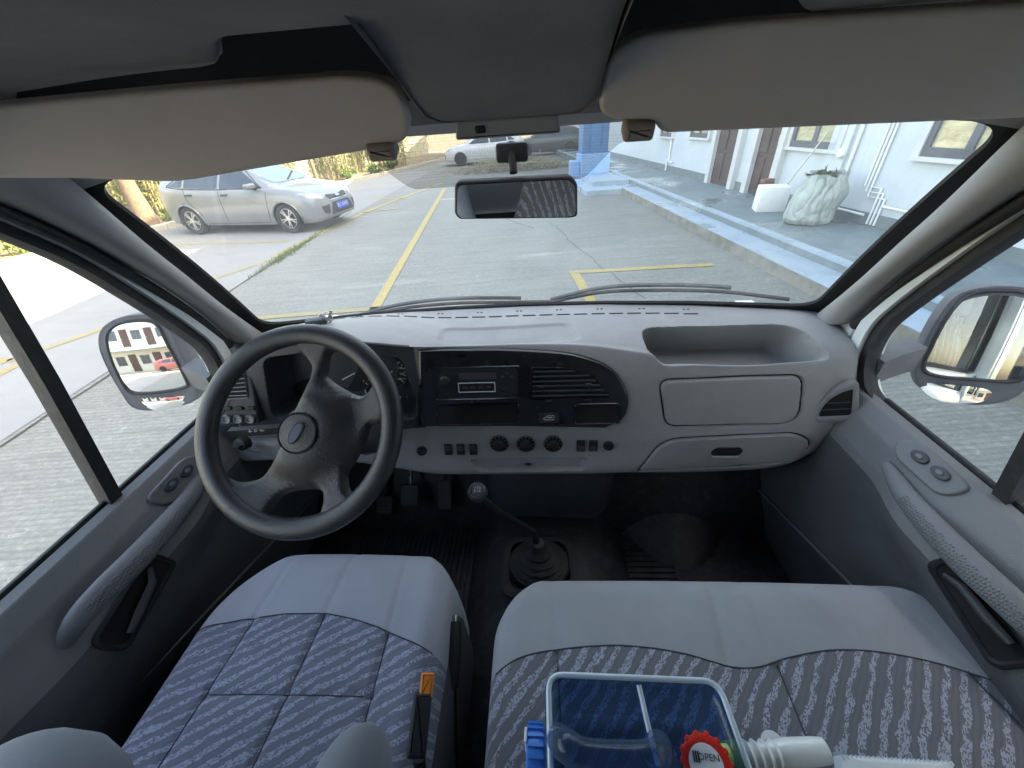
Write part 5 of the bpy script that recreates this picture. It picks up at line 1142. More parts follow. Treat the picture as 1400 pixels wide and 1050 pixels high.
for k in range(2):
    (a_, b_), (c_, d_) = pl2(FV, FVi, [(1124-k*3, 551+k*9), (1162, 549+k*9)]); part(vr, 'slat', xf(tube([(a_, b_, .003), (c_, d_, .003)], .0012, 6), FV), M['charcoal'], 40)
for poly in (GLOVE_UP, GLOVE_LO):
    P_ = []
    for a_, b_ in dens(poly, 3):
        l = DB.ray_cast(Vector((a_, .3, b_)), Vector((0, 1, 0)))[0]
        if l: P_.append(l+Vector((0, -.0005, 0)))
    part(dash, 'panel_gap', tube(P_, .0019, 5, True), M['hollow'], 60)
# demister slots and clips along the top
for k in range(22):
    a = -.56+k*.052
    if a > .52: break
    y = prof_at(a)[0][0]-.100; l, n, _, _ = DB.ray_cast(Vector((a, y, 1.6)), Vector((0, 0, -1))); n = n if n.z > 0 else -n; part(dash, 'demister_slot', xf(plate(rrect(.040, .0045, .002), .0012), frame(l+n*.0006, n, (1, .0-.22*a, 0))), M['hollow'], 0)
for k in range(9):
    a = -.52+k*.125; y = prof_at(a)[0][0]-.060
    for o in (-.006, .006):
        l, n, _, _ = DB.ray_cast(Vector((a+o, y, 1.6)), Vector((0, 0, -1))); n = n if n.z > 0 else -n; part(dash, 'clip_hole', xf(plate(rrect(.007, .005, .002), .0012), frame(l, n)), M['hollow'], 0)
# engine cover below the middle
part(dash, 'centre_shroud', loft([[(x*(.92 if z < .8 else 1)+.065, y, z) for x, y in ((-.20, .98), (-.20, .84), (-.16, .80), (.16, .79), (.20, .83), (.20, .98))] for z in (.985, .92, .84, .775)]), M['charcoal'], 50)

# ================================================================== steering wheel, stalk, pedals, gear lever
WC = Vector((-.436, .553, 1.377)); WT = rad(48); WNv = Vector((0, -math.sin(WT), math.cos(WT))); WR = .190; Fw = frame(WC, WNv); Fwi = Fw.inverted()
st = thing('steering_wheel', 'black four-spoke steering wheel turned to the left with an oval badge', 'steering wheel', WC)
rim = [[] for _ in range(72)]
for i in range(72):
    a = 2*math.pi*i/72; c = Vector((math.cos(a), math.sin(a), 0))
    rim[i] = [Fw @ (c*(WR+.0215*math.cos(q))+Vector((0, 0, .017*math.sin(q)))) for q in np.linspace(0, 2*math.pi, 15)[:-1]]
rim.append(rim[0]); part(st, 'rim', loft(rim, True, False), M['wheel_rim'], 60)
hubpx = [(405, 461), (402, 474), (417, 496), (412, 525), (392, 568), (375, 612), (356, 644), (340, 658), (318, 660), (298, 652), (335, 706), (358, 722), (364, 704), (378, 680), (402, 673), (430, 673), (436, 690), (432, 716), (462, 706), (490, 682), (474, 672), (468, 650), (478, 634), (494, 604), (502, 582), (524, 576), (536, 540), (520, 512), (506, 524), (500, 533), (486, 540), (466, 532), (440, 514), (442, 501), (446, 485), (458, 476), (470, 466), (440, 455)]
hub = [(lambda p: (p.x, p.y))(Fwi @ at_plane(px, py, WC, WNv)) for px, py in hubpx]
def clampr(p): r = math.hypot(*p); k = min(1, .198/r); return p[0]*k, p[1]*k
hub = [clampr(p) for p in hub]; hub = [(p.x, p.y) for p in cr([(a, b, 0) for a, b in hub], 3, True)]
def hub_geo():
    bm = bmesh.new(); vs = [bm.verts.new((a, b, 0)) for a, b in hub]; f = bm.faces.new(vs); bm.normal_update()
    if f.normal.z < 0: f.normal_flip()
    bmesh.ops.triangulate(bm, faces=bm.faces[:], ngon_method='BEAUTY')
    for _ in range(3): bmesh.ops.subdivide_edges(bm, edges=[e for e in bm.edges if e.calc_length() > .012], cuts=1, use_grid_fill=True); bmesh.ops.triangulate(bm, faces=bm.faces[:])
    bmesh.ops.beautify_fill(bm, faces=bm.faces[:], edges=bm.edges[:])
    for v in bm.verts:
        p = (v.co.x, v.co.y); d = max(0, -sd_poly(p, hub)); r = math.hypot(*p)
        e = min(1, d/.014); z = -.012+.018*math.sqrt(max(0, 1-(1-e)**2))
        z += -.020*sm(.19, .10, r) if False else 0
        z += -.014*sm(.185, .12, r)+.026*sm(.115, .06, r)*sm(0, .03, d)
        v.co.z = z
    top = from_bm(bm); back = ([Vector((p.x, p.y, -.014)) for p in top[0]], [tuple(reversed(q)) for q in top[1]]); return join(top)
part(st, 'hub_and_spokes', xf(hub_geo(), Fw), M['wheel'], 60)
hc = Fwi @ at_plane(407, 592, WC+WNv*.018, WNv); rr = .0385
Fh = Fw @ Matrix.Translation((hc.x, hc.y, .0))
part(st, 'horn_ring', xf(tube([(math.cos(a)*rr, math.sin(a)*rr, .0195) for a in np.linspace(0, 2*math.pi, 40)[:-1]], .0016, 6, True), Fh), M['hollow'], 60)
part(st, 'horn_cover', xf(mv(plate(ellipse(rr*.965, rr*.965, 40), .004, .002, .003), 0, 0, .0165), Fh), M['wheel'], 60)
M['badge_blue'] = simple('blue grey badge', (.055, .062, .095), .35, .1, 30)
Mb = Fh @ Matrix.Translation((0, 0, .0225)) @ Matrix.Rotation(rad(62), 4, 'Z')
part(st, 'badge', xf(plate(ellipse(.022, .0095), .003, .0015), Mb), M['badge_blue'], 40); part(st, 'badge_rim', xf(ringplate(ellipse(.0230, .0105), ellipse(.0215, .0090), .0035), Mb), M['steel'], 40)
col0 = WC-WNv*.02; part(st, 'column', tube([col0, col0-WNv*.12, col0-WNv*.30], [.045, .06, .065], 20), M['charcoal'], 60)
sp0 = at(388, 586, y=.69); sp1 = at(316, 591, y=.69)
dirs = (sp1-sp0).normalized(); stalk = part(st, 'indicator_stalk', loft([[p+Vector((0, dy, dz)) for dy, dz in ((-.008, -.010), (.008, -.010), (.008, .010), (-.008, .010))] for p in (sp0-dirs*.06, sp0, sp1)]), M['black'], 30)
def stalk_print(px, s, sz): p = at(px, 589, y=.681); part(stalk, 'stalk_print', xf(text_geo(s, sz), frame(p, (0, -1, .35), dirs*-1)), M['silver_print'], 0)
stalk_print(350, '-0-  D  =D', .010)
p = at(338, 604, y=.72); part(st, 'lock_barrel', xf(join(lathe([(.017, 0), (.017, .02), (.012, .024), (0, .024)], 20), box(-.011, .011, -.003, .003, .022, .036, .002)), frame(p, (-.2, -.9, .3))), M['black'], 40)
p = at(501, 612, y=.72); part(st, 'ignition_lock', xf(lathe([(.016, 0), (.016, .012), (.010, .014), (.008, .010), (0, .010)], 20), frame(p, (.3, -.9, .2))), M['charcoal'], 40)
def pedal(px, py, y, w, h, label):
    c = at(px, py, y=y); t = thing('pedal', label, 'pedal', c, group='foot pedals'); Fm = frame(c, (0, -.75, .66)); part(t, 'pad', xf(join(plate(rrect(w, h, .008), .012, .004), *[mv(box(-w*.4, w*.4, -.002, .002, .012, .0145), 0, h*(k-2)*.18, 0) for k in range(5)]), Fm), M['rubber'], 40)
    part(t, 'lever', tube([c+Vector((0, .012, 0)), c+Vector((0, .07, .10)), c+Vector((0, .10, .24))], .008, 8), M['steel' if label.startswith('middle') else 'black'], 60)
pedal(561, 676, .86, .062, .07, 'middle pedal left of the tall accelerator pedal'); pedal(609, 676, .87, .045, .10, 'tall narrow accelerator pedal nearest the gear lever'); pedal(527, 690, .86, .06, .065, 'clutch pedal half hidden behind the steering wheel rim')
gb0 = at(737, 772, z=.735); kn = at(653, 673, y=.655)
gl_ = thing('gear_lever', 'gear lever with round knob rising from a ribbed black boot', 'gear lever', gb0)
part(gl_, 'boot', xf(lathe([(.092, 0), (.088, .012), (.074, .016), (.080, .024), (.064, .030), (.069, .038), (.052, .046), (.056, .053), (.040, .062), (.042, .070), (.026, .082), (.018, .10), (0, .102)], 28), Matrix.Translation(gb0) @ Matrix.Diagonal((1, .9, 1.1, 1))), M['rubber'], 50)
part(gl_, 'boot_frame', xf(ringplate(rrect(.23, .20, .05, 6), rrect(.18, .155, .045, 6), .012), Matrix.Translation(gb0+Vector((0, 0, -.004)))), M['black'], 40)
part(gl_, 'shaft', tube([gb0+Vector((0, 0, .08)), gb0+Vector((-.012, .01, .15)), gb0.lerp(kn, .7)+Vector((.0, .012, .01)), kn+Vector((.004, .004, -.02))], [.010, .008, .007, .009], 10), M['hollow'], 60)
Fk = frame(kn, (CAM-kn)+Vector((0, .1, .5))); part(gl_, 'knob', xf(lathe([(.0, -.035), (.012, -.034), (.022, -.02), (.0265, 0), (.024, .012), (.018, .017), (0, .018)], 24), Fk), M['wheel'], 60)
part(gl_, 'knob_cap', xf(ringlathe([(.0195, .0165), (.0202, .0175), (.0195, .0188), (.0188, .018)], 24), Fk), M['steel'], 60); part(gl_, 'shift_pattern', xf(mv(text_geo('1 3 5\n2 4 R', .008), 0, .002, .0178), Fk), M['silver_print'], 0)
hb = thing('handbrake_lever', 'black handbrake lever beside the driver seat', 'handbrake', at(616, 1000, z=.80)); h0, h1 = at(621, 850, z=.98), at(618, 905, z=.955)
part(hb, 'grip', tube([h0, h0.lerp(h1, .3), h1, h1+(h1-h0)*.6], [.015, .018, .018, .016], 14), M['black'], 60); part(hb, 'button', tube([h0+(h0-h1)*.18, h0], [.007, .007], 10), M['steel'], 60); part(hb, 'lever', tube([h1+(h1-h0)*.5, h1+(h1-h0)*1.6+Vector((0, 0, -.05)), h1+(h1-h0)*2.6+Vector((0, 0, -.12))], .012, 10), M['black'], 60)

# ================================================================== seats
def cloth_mat(name, col, bumpsc=900):
    t = NT(name); v = t.coord(); c = t.ramp(t.noise(v, 6, 6, .6), [(.3, dim(col, .9)), (.7, dim(col, 1.08))])
    st = t.ramp(t.noise(v, 16, 7, .7), [(.6, (0, 0, 0)), (.85, (.35,)*3)]); c = t.mix(st, c, dim(col, .6))
    t.base(c); t.set(Roughness=.9, Sheen_Weight=.25, Sheen_Roughness=.5, Specular_IOR_Level=.2)
    w = t.noise(t.coord((1, 1, 1)), bumpsc, 2, .5); t.bump(t.math('ADD', w, t.math('MULTIPLY', t.noise(v, 30, 4), .6)), .25, .003); return t.m
def pattern_mat(name, ang, base, light, period=.030):
    t = NT(name); v = t.coord((1, 1, 1), 'Object', (0, 0, ang))
    sx = t.node('ShaderNodeSeparateXYZ'); t.link(v, sx.inputs[0]); x, y = sx.outputs[0], sx.outputs[1]
    # snap to a fine weave so the streaks break up into stitches
    fx = t.math('MULTIPLY', t.math('FLOOR', t.math('DIVIDE', x, .0030)), .0030); fy = t.math('MULTIPLY', t.math('FLOOR', t.math('DIVIDE', y, .0012)), .0012)
    cb = t.node('ShaderNodeCombineXYZ'); t.link(fx, cb.inputs[0]); t.link(fy, cb.inputs[1])
    m = t.node('ShaderNodeMapping'); m.inputs['Scale'].default_value = (22, 40, 1); t.link(cb.outputs[0], m.inputs[0]); n = t.noise(m.outputs[0], 1, 3, .6)
    ph = t.math('ADD', t.math('DIVIDE', fy, period), t.math('MULTIPLY', t.math('SUBTRACT', n, .5), 1.1)); fr = t.math('FRACT', ph); tri = t.math('ABSOLUTE', t.math('SUBTRACT', fr, .5))
    wn_ = t.node('ShaderNodeTexWhiteNoise', noise_dimensions='2D'); t.link(cb.outputs[0], wn_.inputs['Vector'])
    band = t.math('LESS_THAN', tri, t.math('MULTIPLY', t.noise(t.coord((9, 26, 1), 'Object', (0, 0, ang)), 1, 2), .40)); stitch = t.math('GREATER_THAN', wn_.outputs['Value'], .34); mask = t.math('MULTIPLY', band, stitch)
    ph2 = t.math('FRACT', t.math('DIVIDE', t.math('ADD', fy, t.math('MULTIPLY', n, .01)), period/3)); dark = t.math('LESS_THAN', ph2, .32)
    c = t.mix(t.math('MULTIPLY', dark, .25), base, dim(base, .55)); c = t.mix(t.math('MULTIPLY', mask, .8), c, light)
    st = t.ramp(t.noise(t.coord(), 9, 6, .7), [(.55, (0, 0, 0)), (.8, (.3,)*3)]); c = t.mix(st, c, dim(base, .8))
    t.base(c); t.set(Roughness=.92, Sheen_Weight=.2, Specular_IOR_Level=.2); t.bump(t.math('ADD', mask, t.noise(t.coord(), 700, 2)), .2, .002); return t.m
M['seat_plain'] = cloth_mat('blue grey seat cloth', (.37, .39, .45)); M['bench_plain'] = cloth_mat('grey bench cloth', (.32, .332, .35))
M['seat_arm'] = cloth_mat('dark blue grey arm cloth', (.15, .165, .19)); M['seat_pattern'] = pattern_mat('streaked blue seat cloth', rad(-30), (.185, .20, .26), (.40, .435, .58), .019); M['bench_pattern'] = pattern_mat('streaked grey seat cloth', rad(-50), (.16, .163, .18), (.41, .43, .52), .022)
M['thread'] = simple('dark seam thread', (.06, .063, .075), .9, .1, 10)
def cushion(xc, W, yf, yb, seam, zt, rc, seams, cross, bol, depth=.20, zfun=None, rl=None):
    """two grids (front of the seam, behind it) plus the skirt; plan has rounded front corners"""
    def hw(y, left=False):
        d = yf-y; rc_ = rl if (left and rl) else rc; return hw_(d, rc_)
    def hw_(d, rc): return W if d >= rc else W-rc+rc*math.sqrt(max(0, 1-(1-d/rc)**2))*1.0 if rc else W
    def zz(x, y, e):
        u = (x-xc)/W; z = zt+.012*(1-u*u)+bol*sm(.62, .92, abs(u))*sm(.0, .2, yf-y)
        z -= .045*(1-math.sqrt(max(0, 1-(1-min(1, e/.05))**2)))
        for f in seams: z -= (.006 if y < seam(x) else .0022)*math.exp(-((x-f(y))/.006)**2)
        for g, x0, x1 in cross:
            if x0 < x < x1: z -= .006*math.exp(-((y-g(x))/.006)**2)
        if zfun: z += zfun(x, y)
        return z
    def pt(u, y):
        # u -1..1 on top, beyond = skirt
        h = hw(y, u < 0); uc = max(-1, min(1, u)); x = xc+uc*h; e = min(h-abs(uc*h), (yf-y)*.9+.002); z = zz(x, y, max(0, e)); over = abs(u)-1
        if over > 0: z -= over*depth*4; x += math.copysign(.012*math.sin(min(1, over*6)*math.pi*.5), uc)
        return Vector((x, y, z))
    U = [-1.25, -1.16, -1.08, -1.03]+[math.sin(a)*1.0 if False else a for a in np.linspace(-1, 1, 111)]+[1.03, 1.08, 1.16, 1.25]
    def rows(va, vb, n, first):
        R = []
        for j in range(n):
            t = j/(n-1); row = []
            for u in U:
                uc = max(-1, min(1, u)); xs_ = xc+uc*W; ys = seam(xs_)
                if first: tt = t**1.6; y = yf+(ys-yf)*tt
                else: y = ys+(yb-ys)*t
                row.append(pt(u, y))
            R.append(row)
        return R
    A = rows(0, 1, 30, True); Bk = rows(0, 1, 60, False)
    front = loft([[p+Vector((0, -.02 if k else 0, -d)) for k, p in enumerate(A[0])] for d in (depth, depth*.6, depth*.25, .02)]+A, False, False); return front, loft(Bk, False, False), pt
def seam_line(curve, zf, r=.0022): return tube([Vector((x, y, zf(x, y)+.0008)) for x, y in curve], r, 5)
# driver seat
DXC, DW = -.412, .253
dseam_pts = [(-.70, .312), (-.648, .322), (-.571, .342), (-.48, .354), (-.394, .356), (-.335, .347), (-.28, .334), (-.225, .315), (-.178, .299), (-.12, .285)]
def dseam(x): return float(np.interp(x, [p[0] for p in dseam_pts], [p[1] for p in dseam_pts]))
ds = thing('driver_seat', 'single driver seat with grey front and blue streaked cloth', 'seat', (DXC, .1, .62))
dse = [lambda y: -.545+.10*(y-.35)*1.0, lambda y: -.40+.06*(y-.35), lambda y: -.262-.02*(y-.35)]
fr, bk, dpt = cushion(DXC, DW, .502, -.12, dseam, 1.048, .085, dse, [(lambda x: .225+.02*(x+.4), -.56, -.25)], .012, rl=.17)
part(ds, 'cushion_front', fr, M['seat_plain'], 60); part(ds, 'cushion', bk, M['seat_pattern'], 60)
bv = join(fr, bk); DSB = BVHTree.FromPolygons([tuple(p) for p in bv[0]], bv[1])
def drop(b, x, y): l = b.ray_cast(Vector((x, y, 1.5)), Vector((0, 0, -1)))[0]; return l
def thread(b, pts, r=.0011):
    P = [drop(b, x, y) for x, y in pts]; P = [p+Vector((0, 0, .0008)) for p in P if p]; return tube(P, r, 5)
part(ds, 'seam', thread(DSB, [(x, dseam(x)) for x in np.linspace(-.655, -.17, 40)]), M['thread'], 60)
for f in dse: part(ds, 'seam', thread(DSB, [(f(y), y) for y in np.linspace(dseam(f(.34)), -.1, 40)], .0009), M['thread'], 60)
part(ds, 'seam', thread(DSB, [(x, .225+.02*(x+.4)) for x in np.linspace(-.55, -.26, 20)], .0009), M['thread'], 60)
for g in (loft([[(-.158, y, .98), (-.140, y, .95), (-.135, y, .80), (-.145, y, .70)] for y in (.40, .36, .2, 0, -.1)], False, False), loft([[(-.665, y, .98), (-.685, y, .95), (-.69, y, .80), (-.68, y, .70)] for y in (.44, .36, .2, 0, -.1)], False, False)): part(ds, 'side_shield', g, M['seat_side'], 50)
part(ds, 'seat_base', box(-.63, -.19, -.1, .42, .62, .86, .02), M['black'], 40)
def backrest(xc, w, y0, z0, h, lean, th, bol, cen=.0):
    R = []
    for t in np.linspace(0, 1, 16):
        z = z0+h*t; yc = y0-lean*t; wt = w*(1-.22*sm(.45, 1, t)); thk = th*(1-.35*t); ring = []
        for a in np.linspace(0, 2*math.pi, 33)[:-1]:
            x = math.copysign(abs(math.cos(a))**.55, math.cos(a))*wt; yy = math.copysign(abs(math.sin(a))**.6, math.sin(a))*thk/2
            if yy > 0: yy += bol*sm(.55, .85, abs(x)/wt)*sm(1.0, .6, t)*sm(0, .12, t)
            ring.append((xc+x, yc+yy, z))
        R.append(ring)
    last = R[-1]; c = sum((Vector(p) for p in last), Vector())/len(last)
    for k, dz in ((.9, .015), (.65, .028), (.2, .034)): R.append([c+(Vector(p)-c)*k+Vector((0, 0, dz)) for p in last])
    return loft(R)
part(ds, 'backrest', backrest(DXC, .25, -.10, .98, .62, .16, .14, .03), M['seat_plain'], 60)
part(ds, 'headrest', mv(xf(plate(rrect(.25, .17, .06, 8), .09, .03, .01), Matrix.Rotation(rad(90), 4, 'X')), DXC, -.20, 1.74) if False else mv(backrest(0, .13, 0, 0, .17, .02, .09, 0), DXC, -.30, 1.63), M['seat_plain'], 60)
# the two side cushions of the backrest that reach forward into view
def armrest(pts, rad_, nm):
    path = cr(pts, 14); n = len(path); rings = []
    for i, p in enumerate(path):
        t = (path[min(i+1, n-1)]-path[max(i-1, 0)]).normalized(); s = t.cross(Vector((0, 0, 1))).normalized(); u = s.cross(t); q = i/(n-1); k = math.sqrt(max(.004, 1-max(0, (q-.80)/.2)**2))
        rings.append([p+s*math.cos(a)*rad_[0]*k+u*math.sin(a)*rad_[1]*k for a in np.linspace(0, 2*math.pi, 33)[:-1]])
    return part(ds, nm, loft(rings), M['seat_arm'], 60)
armrest([(-.205, -.28, 1.16), (-.200, -.10, 1.20), (-.197, .03, 1.21), (-.195, .158, 1.20)], (.050, .048), 'armrest'); armrest([(-.60, -.28, 1.19), (-.58, -.10, 1.225), (-.56, .02, 1.23), (-.54, .130, 1.22)], (.115, .055), 'armrest')
# belt buckle of the driver
bk_ = thing('seat_belt_buckle', 'black seat belt buckle with an orange button by the driver seat', 'buckle', at(568, 1010, z=.95)); c = at(574, 990, z=1.10); up = (at(579, 930, z=1.12)-at(570, 1005, z=1.06)).normalized(); Fm = frame(c, (CAM-c), Vector((1, 0, 0)))
part(bk_, 'housing', xf(plate(rrect(.028, .075, .005), .022, .005), Fm @ Matrix.Rotation(rad(2), 4, 'Z')), M['black'], 40); part(bk_, 'button', xf(mv(plate(rrect(.021, .032, .003), .018, .003), .004, .046, .003), Fm @ Matrix.Rotation(rad(2), 4, 'Z')), M['orange'], 40)
part(bk_, 'strap', tube([c+Vector((0, -.03, -.03)), c+Vector((.0, -.06, -.10)), c+Vector((.01, -.09, -.25))], .010, 8), M['black'], 60)
# passenger bench
BXC, BW = .385, .445
bseam_pts = [(-.10, .25), (-.058, .266), (0, .292), (.058, .304), (.12, .311), (.177, .313), (.235, .309), (.288, .301), (.33, .291), (.375, .285), (.41, .288), (.45, .299), (.526, .313), (.59, .315), (.642, .310), (.69, .301), (.737, .286), (.79, .262), (.87, .22)]
_bs = cr([(a, b, 0) for a, b in bseam_pts], 6)
def bseam(x): return float(np.interp(x, [p.x for p in _bs], [p.y for p in _bs]))
bs = thing('passenger_bench', 'wide double passenger seat with plain grey front and streaked cloth', 'seat', (BXC, .1, .62))
bse = [lambda y: .06-.02*(y-.3), lambda y: .435+.05*(y-.3), lambda y: .735-.25*(y-.29)]
fr, bk, bpt = cushion(BXC, BW, .448, -.12, bseam, 1.05, .12, bse, [], .006, zfun=lambda x, y: -.010*math.exp(-((x-.37)/.05)**2)*sm(.42, .2, y) - .004*math.exp(-((x-.365-.12*(y-.38))/.008)**2)*sm(.44, .40, y)*sm(.26, .30, y))
part(bs, 'cushion_front', fr, M['bench_plain'], 60); part(bs, 'cushion', bk, M['bench_pattern'], 60); bv = join(fr, bk); BSB = BVHTree.FromPolygons([tuple(p) for p in bv[0]], bv[1])
part(bs, 'seam', thread(BSB, [(x, bseam(x)) for x in np.linspace(-.05, .815, 90)]), M['thread'], 60)
for f in bse: part(bs, 'seam', thread(BSB, [(f(y), y) for y in np.linspace(.29, -.1, 30)], .0009), M['thread'], 60)
part(bs, 'seat_base', box(-.02, .77, -.1, .36, .62, .86, .02), M['black'], 40)
part(bs, 'backrest', backrest(BXC, .44, -.13, .98, .62, .18, .14, .0), M['bench_pattern'], 60)
for hx in (.19, .60): part(bs, 'headrest', mv(backrest(0, .13, 0, 0, .19, .02, .09, 0), hx, -.33, 1.63), M['bench_plain'], 60)

# ================================================================== loose things on the bench and the dash
def plastic_clear(name, col, rough=.12, ior=1.3, alpha=.6, k=.55):
    t = NT(name); tr = t.node('ShaderNodeBsdfTransparent'); tr.inputs[0].default_value = (*col, 1); t.base(dim(col, k)); t.set(Roughness=rough, Specular_IOR_Level=.8, Coat_Weight=.6)
    mx = t.node('ShaderNodeMixShader'); lw = t.node('ShaderNodeLayerWeight'); lw.inputs[0].default_value = .35; f = t.math('ADD', t.math('MULTIPLY', lw.outputs['Facing'], .55), 1-alpha, True); t.link(f, mx.inputs[0]); t.link(tr.outputs[0], mx.inputs[1]); t.link(t.b.outputs[0], mx.inputs[2]); t.link(mx.outputs[0], t.out.inputs[0])
    t.bump(t.noise(t.coord(), 60, 3), .12, .003); return t.m
M['jug_blue'] = plastic_clear('clear blue jug plastic', (.36, .56, .78), .10, 1.3, .88, .35); M['jug_edge'] = plastic_clear('pale jug moulding with painted glitter', (.62, .74, .84), .15, 1.3, .25, 1.0); M['cap_blue'] = simple('bright blue cap', (.015, .20, .62), .4, .08, 12); M['red_cap'] = simple('red cap', (.75, .03, .02), .4, .05, 12); M['white_pl'] = simple('white plastic', (.78, .78, .78), .4, .03, 10)  # pale moulding, its colour brightened further to stand for glitter along the edges
M['green_pl'] = simple('pale green plastic', (.42, .62, .16), .4, .05, 12); M['milky'] = plastic_clear('milky nozzle plastic', (.85, .86, .85), .3, 1.3, .14, 1.0)
jt = 1.21; JZ0 = 1.066; jq = [at(744, 917, z=jt), at(982, 923, z=jt), at(1006, 1025, z=jt), at(738, 1130, z=jt)]
x0, x1 = jq[0].x, jq[1].x+.002; yt = jq[0].y; yb_ = yt-.19
jug = thing('water_jug', 'clear blue plastic jug lying on the passenger bench', 'jug', ((x0+x1)/2, yt-.1, JZ0))
pl = rpoly([(x0, yt), (x1, yt-.002), (x1+.006, yb_), (x0, yb_)], .022, 6)
def jr(k, z): cx, cy = (x0+x1)/2, (yt+yb_)/2; return [Vector((cx+(a-cx)*k, cy+(b-cy)*k, z)) for a, b in pl]
part(jug, 'body', loft([jr(.6, JZ0), jr(.93, JZ0+.002), jr(1.0, JZ0+.02), jr(1.0, jt-.012), jr(.985, jt-.003), jr(.95, jt), jr(.90, jt-.002), jr(.86, jt-.014), jr(.4, jt-.016), jr(.02, jt-.016)], True, False), M['jug_blue'], 50)
part(jug, 'edge_moulding', tube([p+Vector((0, 0, .001)) for p in jr(.955, jt)], .0038, 8, True), M['jug_edge'], 60)
xm = at(874, 935, z=jt).x; part(jug, 'rib', tube([(xm, yt-.012, jt-.004), (xm+.004, yt-.06, jt-.012), (xm+.010, yt-.12, jt-.012)], .0035, 8), M['jug_edge'], 60)
hz = jt+.022; h = [at(765, 1002, z=hz), at(775, 1020, z=hz+.005), at(800, 1034, z=hz+.008), at(860, 1038, z=hz+.008), at(895, 1034, z=hz+.005), at(905, 1012, z=hz)]
h = [Vector((p.x, p.y, p.z)) for p in h]; h[0].z = jt-.005; h[-1].z = jt-.005
part(jug, 'handle', tube(cr(h, 6), .017, 14), M['jug_blue'], 60)
cp = at(733, 1030, z=1.15); part(jug, 'cap', xf(join(lathe([(.0, 0), (.040, 0), (.042, .004), (.042, .020), (.040, .024), (.0, .024)], 30), *[xf(box(.040, .0445, -.002, .002, .002, .022), Matrix.Rotation(2*math.pi*k/24, 4, 'Z')) for k in range(24)]), Matrix.Translation((x0-.001, cp.y-.012, 1.15)) @ Matrix.Rotation(-math.pi/2, 4, 'Y')), M['cap_blue'], 40)
part(jug, 'cap_ring', tube([(x0-.026, cp.y+.02*math.cos(a), 1.17+.02*math.sin(a)) for a in np.linspace(-1.5, 1.5, 12)], .002, 6), M['white_pl'], 60)
# spout with red cap
fz = 1.185; rc_ = at(966, 1042, z=fz+.03); sp = thing('filler_spout', 'ribbed white spout with a red cap and a green collar', 'spout', (rc_.x, rc_.y, JZ0)); Fm = frame(rc_, (CAM-rc_)+Vector((-.05, -.1, 0)))
cap = part(sp, 'red_cap', xf(join(lathe([(.0, 0), (.026, 0), (.0265, .004), (.0265, .012), (.022, .014), (.018, .013)], 40), *[xf(mv(lathe([(.0035, 0), (.0035, .012), (0, .013)], 8), .0255, 0, 0), Matrix.Rotation(2*math.pi*k/14, 4, 'Z')) for k in range(14)]), Fm), M['red_cap'], 40)
part(cap, 'cap_label', xf(mv(plate(ellipse(.0185, .0185), .002), 0, 0, .012), Fm), M['white_pl'], 0); part(cap, 'cap_text', xf(mv(text_geo('OPEN', .009), .004, .006, .0143), Fm), M['badge_blue'], 0)
part(cap, 'cap_bars', xf(join(*[mv(box(-.0008, .0008, -.005, .005, 0, .0008), -.012+k*.0026, .006-.0012*k*0, .0141) for k in range(3)]), Fm), M['badge_blue'], 0)
a0 = at(1000, 1036, z=fz); a1 = at(1128, 1026, z=fz+.004); ax = (a1-a0); L = ax.length; ax.normalize(); Ft = frame(a0, ax, (0, 0, 1))
part(sp, 'collar', xf(lathe([(.014, -.012), (.016, -.010), (.016, .010), (.013, .014)], 24), Ft), M['green_pl'], 50)
prof = [(.014, .012)]
for k in range(4): z = .016+k*.0105; prof += [(.0155, z), (.0205-.0006*k, z+.0045), (.0155, z+.009)]
zz_ = prof[-1][1]; prof += [(.017, zz_+.003), (.0185, zz_+.012), (.017, L-.012), (.0155, L), (.0135, L), (.0135, L-.01)]
part(sp, 'ribbed_neck', xf(lathe([(r_*.82, z_) for r_, z_ in prof], 26), Ft), M['milky'], 35)
part(sp, 'clear_disc', xf(lathe([(0, 0), (.016, 0), (.016, .003), (0, .003)], 22), frame(at(1057, 1018, z=1.075), (0, 0, 1))), M['milky'], 40)
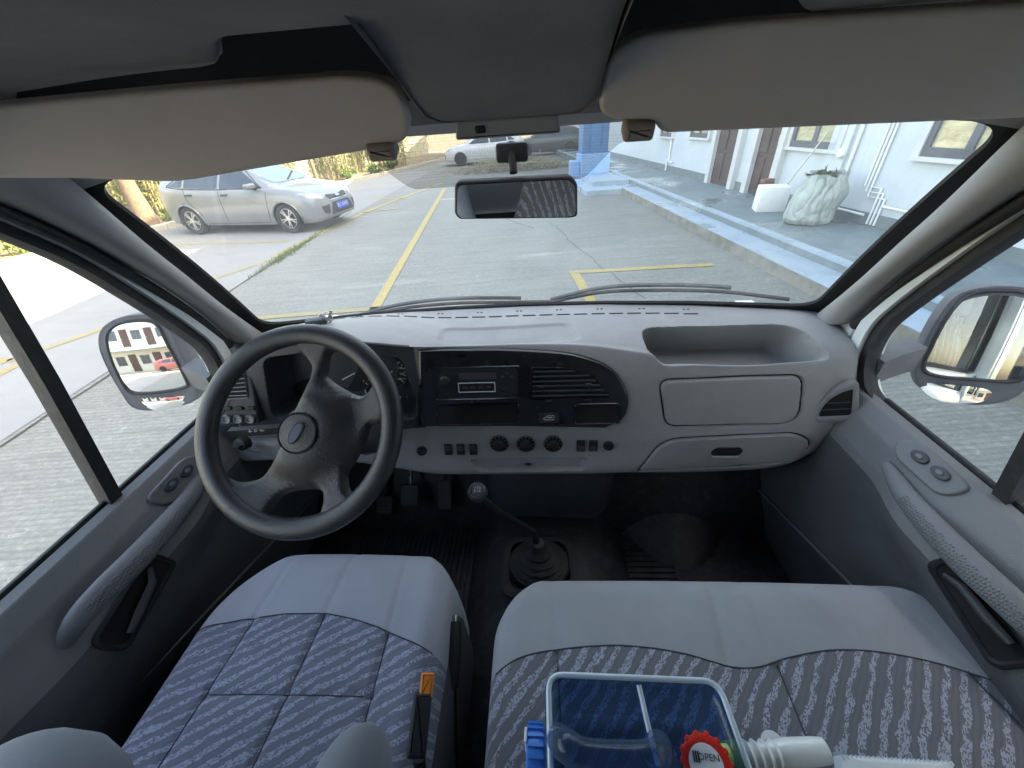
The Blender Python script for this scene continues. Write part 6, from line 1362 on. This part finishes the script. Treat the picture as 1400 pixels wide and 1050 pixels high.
# white packet
pz = 1.078; pk = [at(1142, 1033, z=pz), at(1300, 1043, z=pz), at(1318, 1090, z=pz), at(1150, 1085, z=pz)]
pkt = thing('tissue_packet', 'flat white packet with small print at the bottom edge of the bench', 'packet', (pk[0].x+.06, pk[0].y-.03, JZ0)); ctr = sum(pk, Vector())/4
def lift(k, z): return [Vector((ctr.x+(p.x-ctr.x)*k, ctr.y+(p.y-ctr.y)*k, z)) for p in pk]
part(pkt, 'wrapper', loft([lift(.96, pz-.012), lift(1.0, pz-.008), lift(1.0, pz), lift(.95, pz+.008), lift(.6, pz+.014)]), M['white_pl'], 30)
e = lift(.93, pz+.009); part(pkt, 'sealed_edge', join(*[box(e[0].lerp(e[1], k/24).x-.0012, e[0].lerp(e[1], k/24).x+.0012, e[0].lerp(e[1], k/24).y-.004, e[0].lerp(e[1], k/24).y+.001, pz+.0085, pz+.0105) for k in range(25)]), M['jug_edge'], 0)
tx = e[0].lerp(e[1], .3); ed = (e[1]-e[0]).normalized(); part(pkt, 'small_print', xf(join(*[box(k*.0075, k*.0075+rnd.uniform(.003, .006), -.002, .002, 0, .0004) for k in range(12)]), frame(tx+Vector((-.02, -.014, .0025)), (0, 0, 1), ed)), M['badge_blue'], 0)
# keys on the dash top
k0, _ = hit(DB, 438, 443); ky = thing('car_keys', 'bunch of keys with a dark fob on the dashboard edge', 'keys', k0); Fm = frame(k0+Vector((0, 0, .002)), (0, -.1, 1), (1, .15, 0))
part(ky, 'fob', xf(mv(box(-.036, .022, -.012, .012, 0, .016, .004), 0, 0, 0), Fm), M['charcoal'], 40); part(ky, 'ring', xf(tube([(.026+.014*math.cos(a), .0+.004*math.sin(a), .016+.014*math.sin(a)) for a in np.linspace(0, 6.28, 22)[:-1]], .0018, 6, True), Fm), M['steel'], 60)
part(ky, 'key', xf(xf(box(-.004, .004, -.001, .001, -.022, .014, .001), Matrix.Translation((.035, .004, .022)) @ Matrix.Rotation(.5, 4, 'Y')), Fm), M['steel'], 0); part(ky, 'key', xf(xf(box(-.006, .006, -.0012, .0012, -.014, .014, .001), Matrix.Translation((.020, -.006, .020)) @ Matrix.Rotation(-.7, 4, 'Y')), Fm), M['steel'], 0)
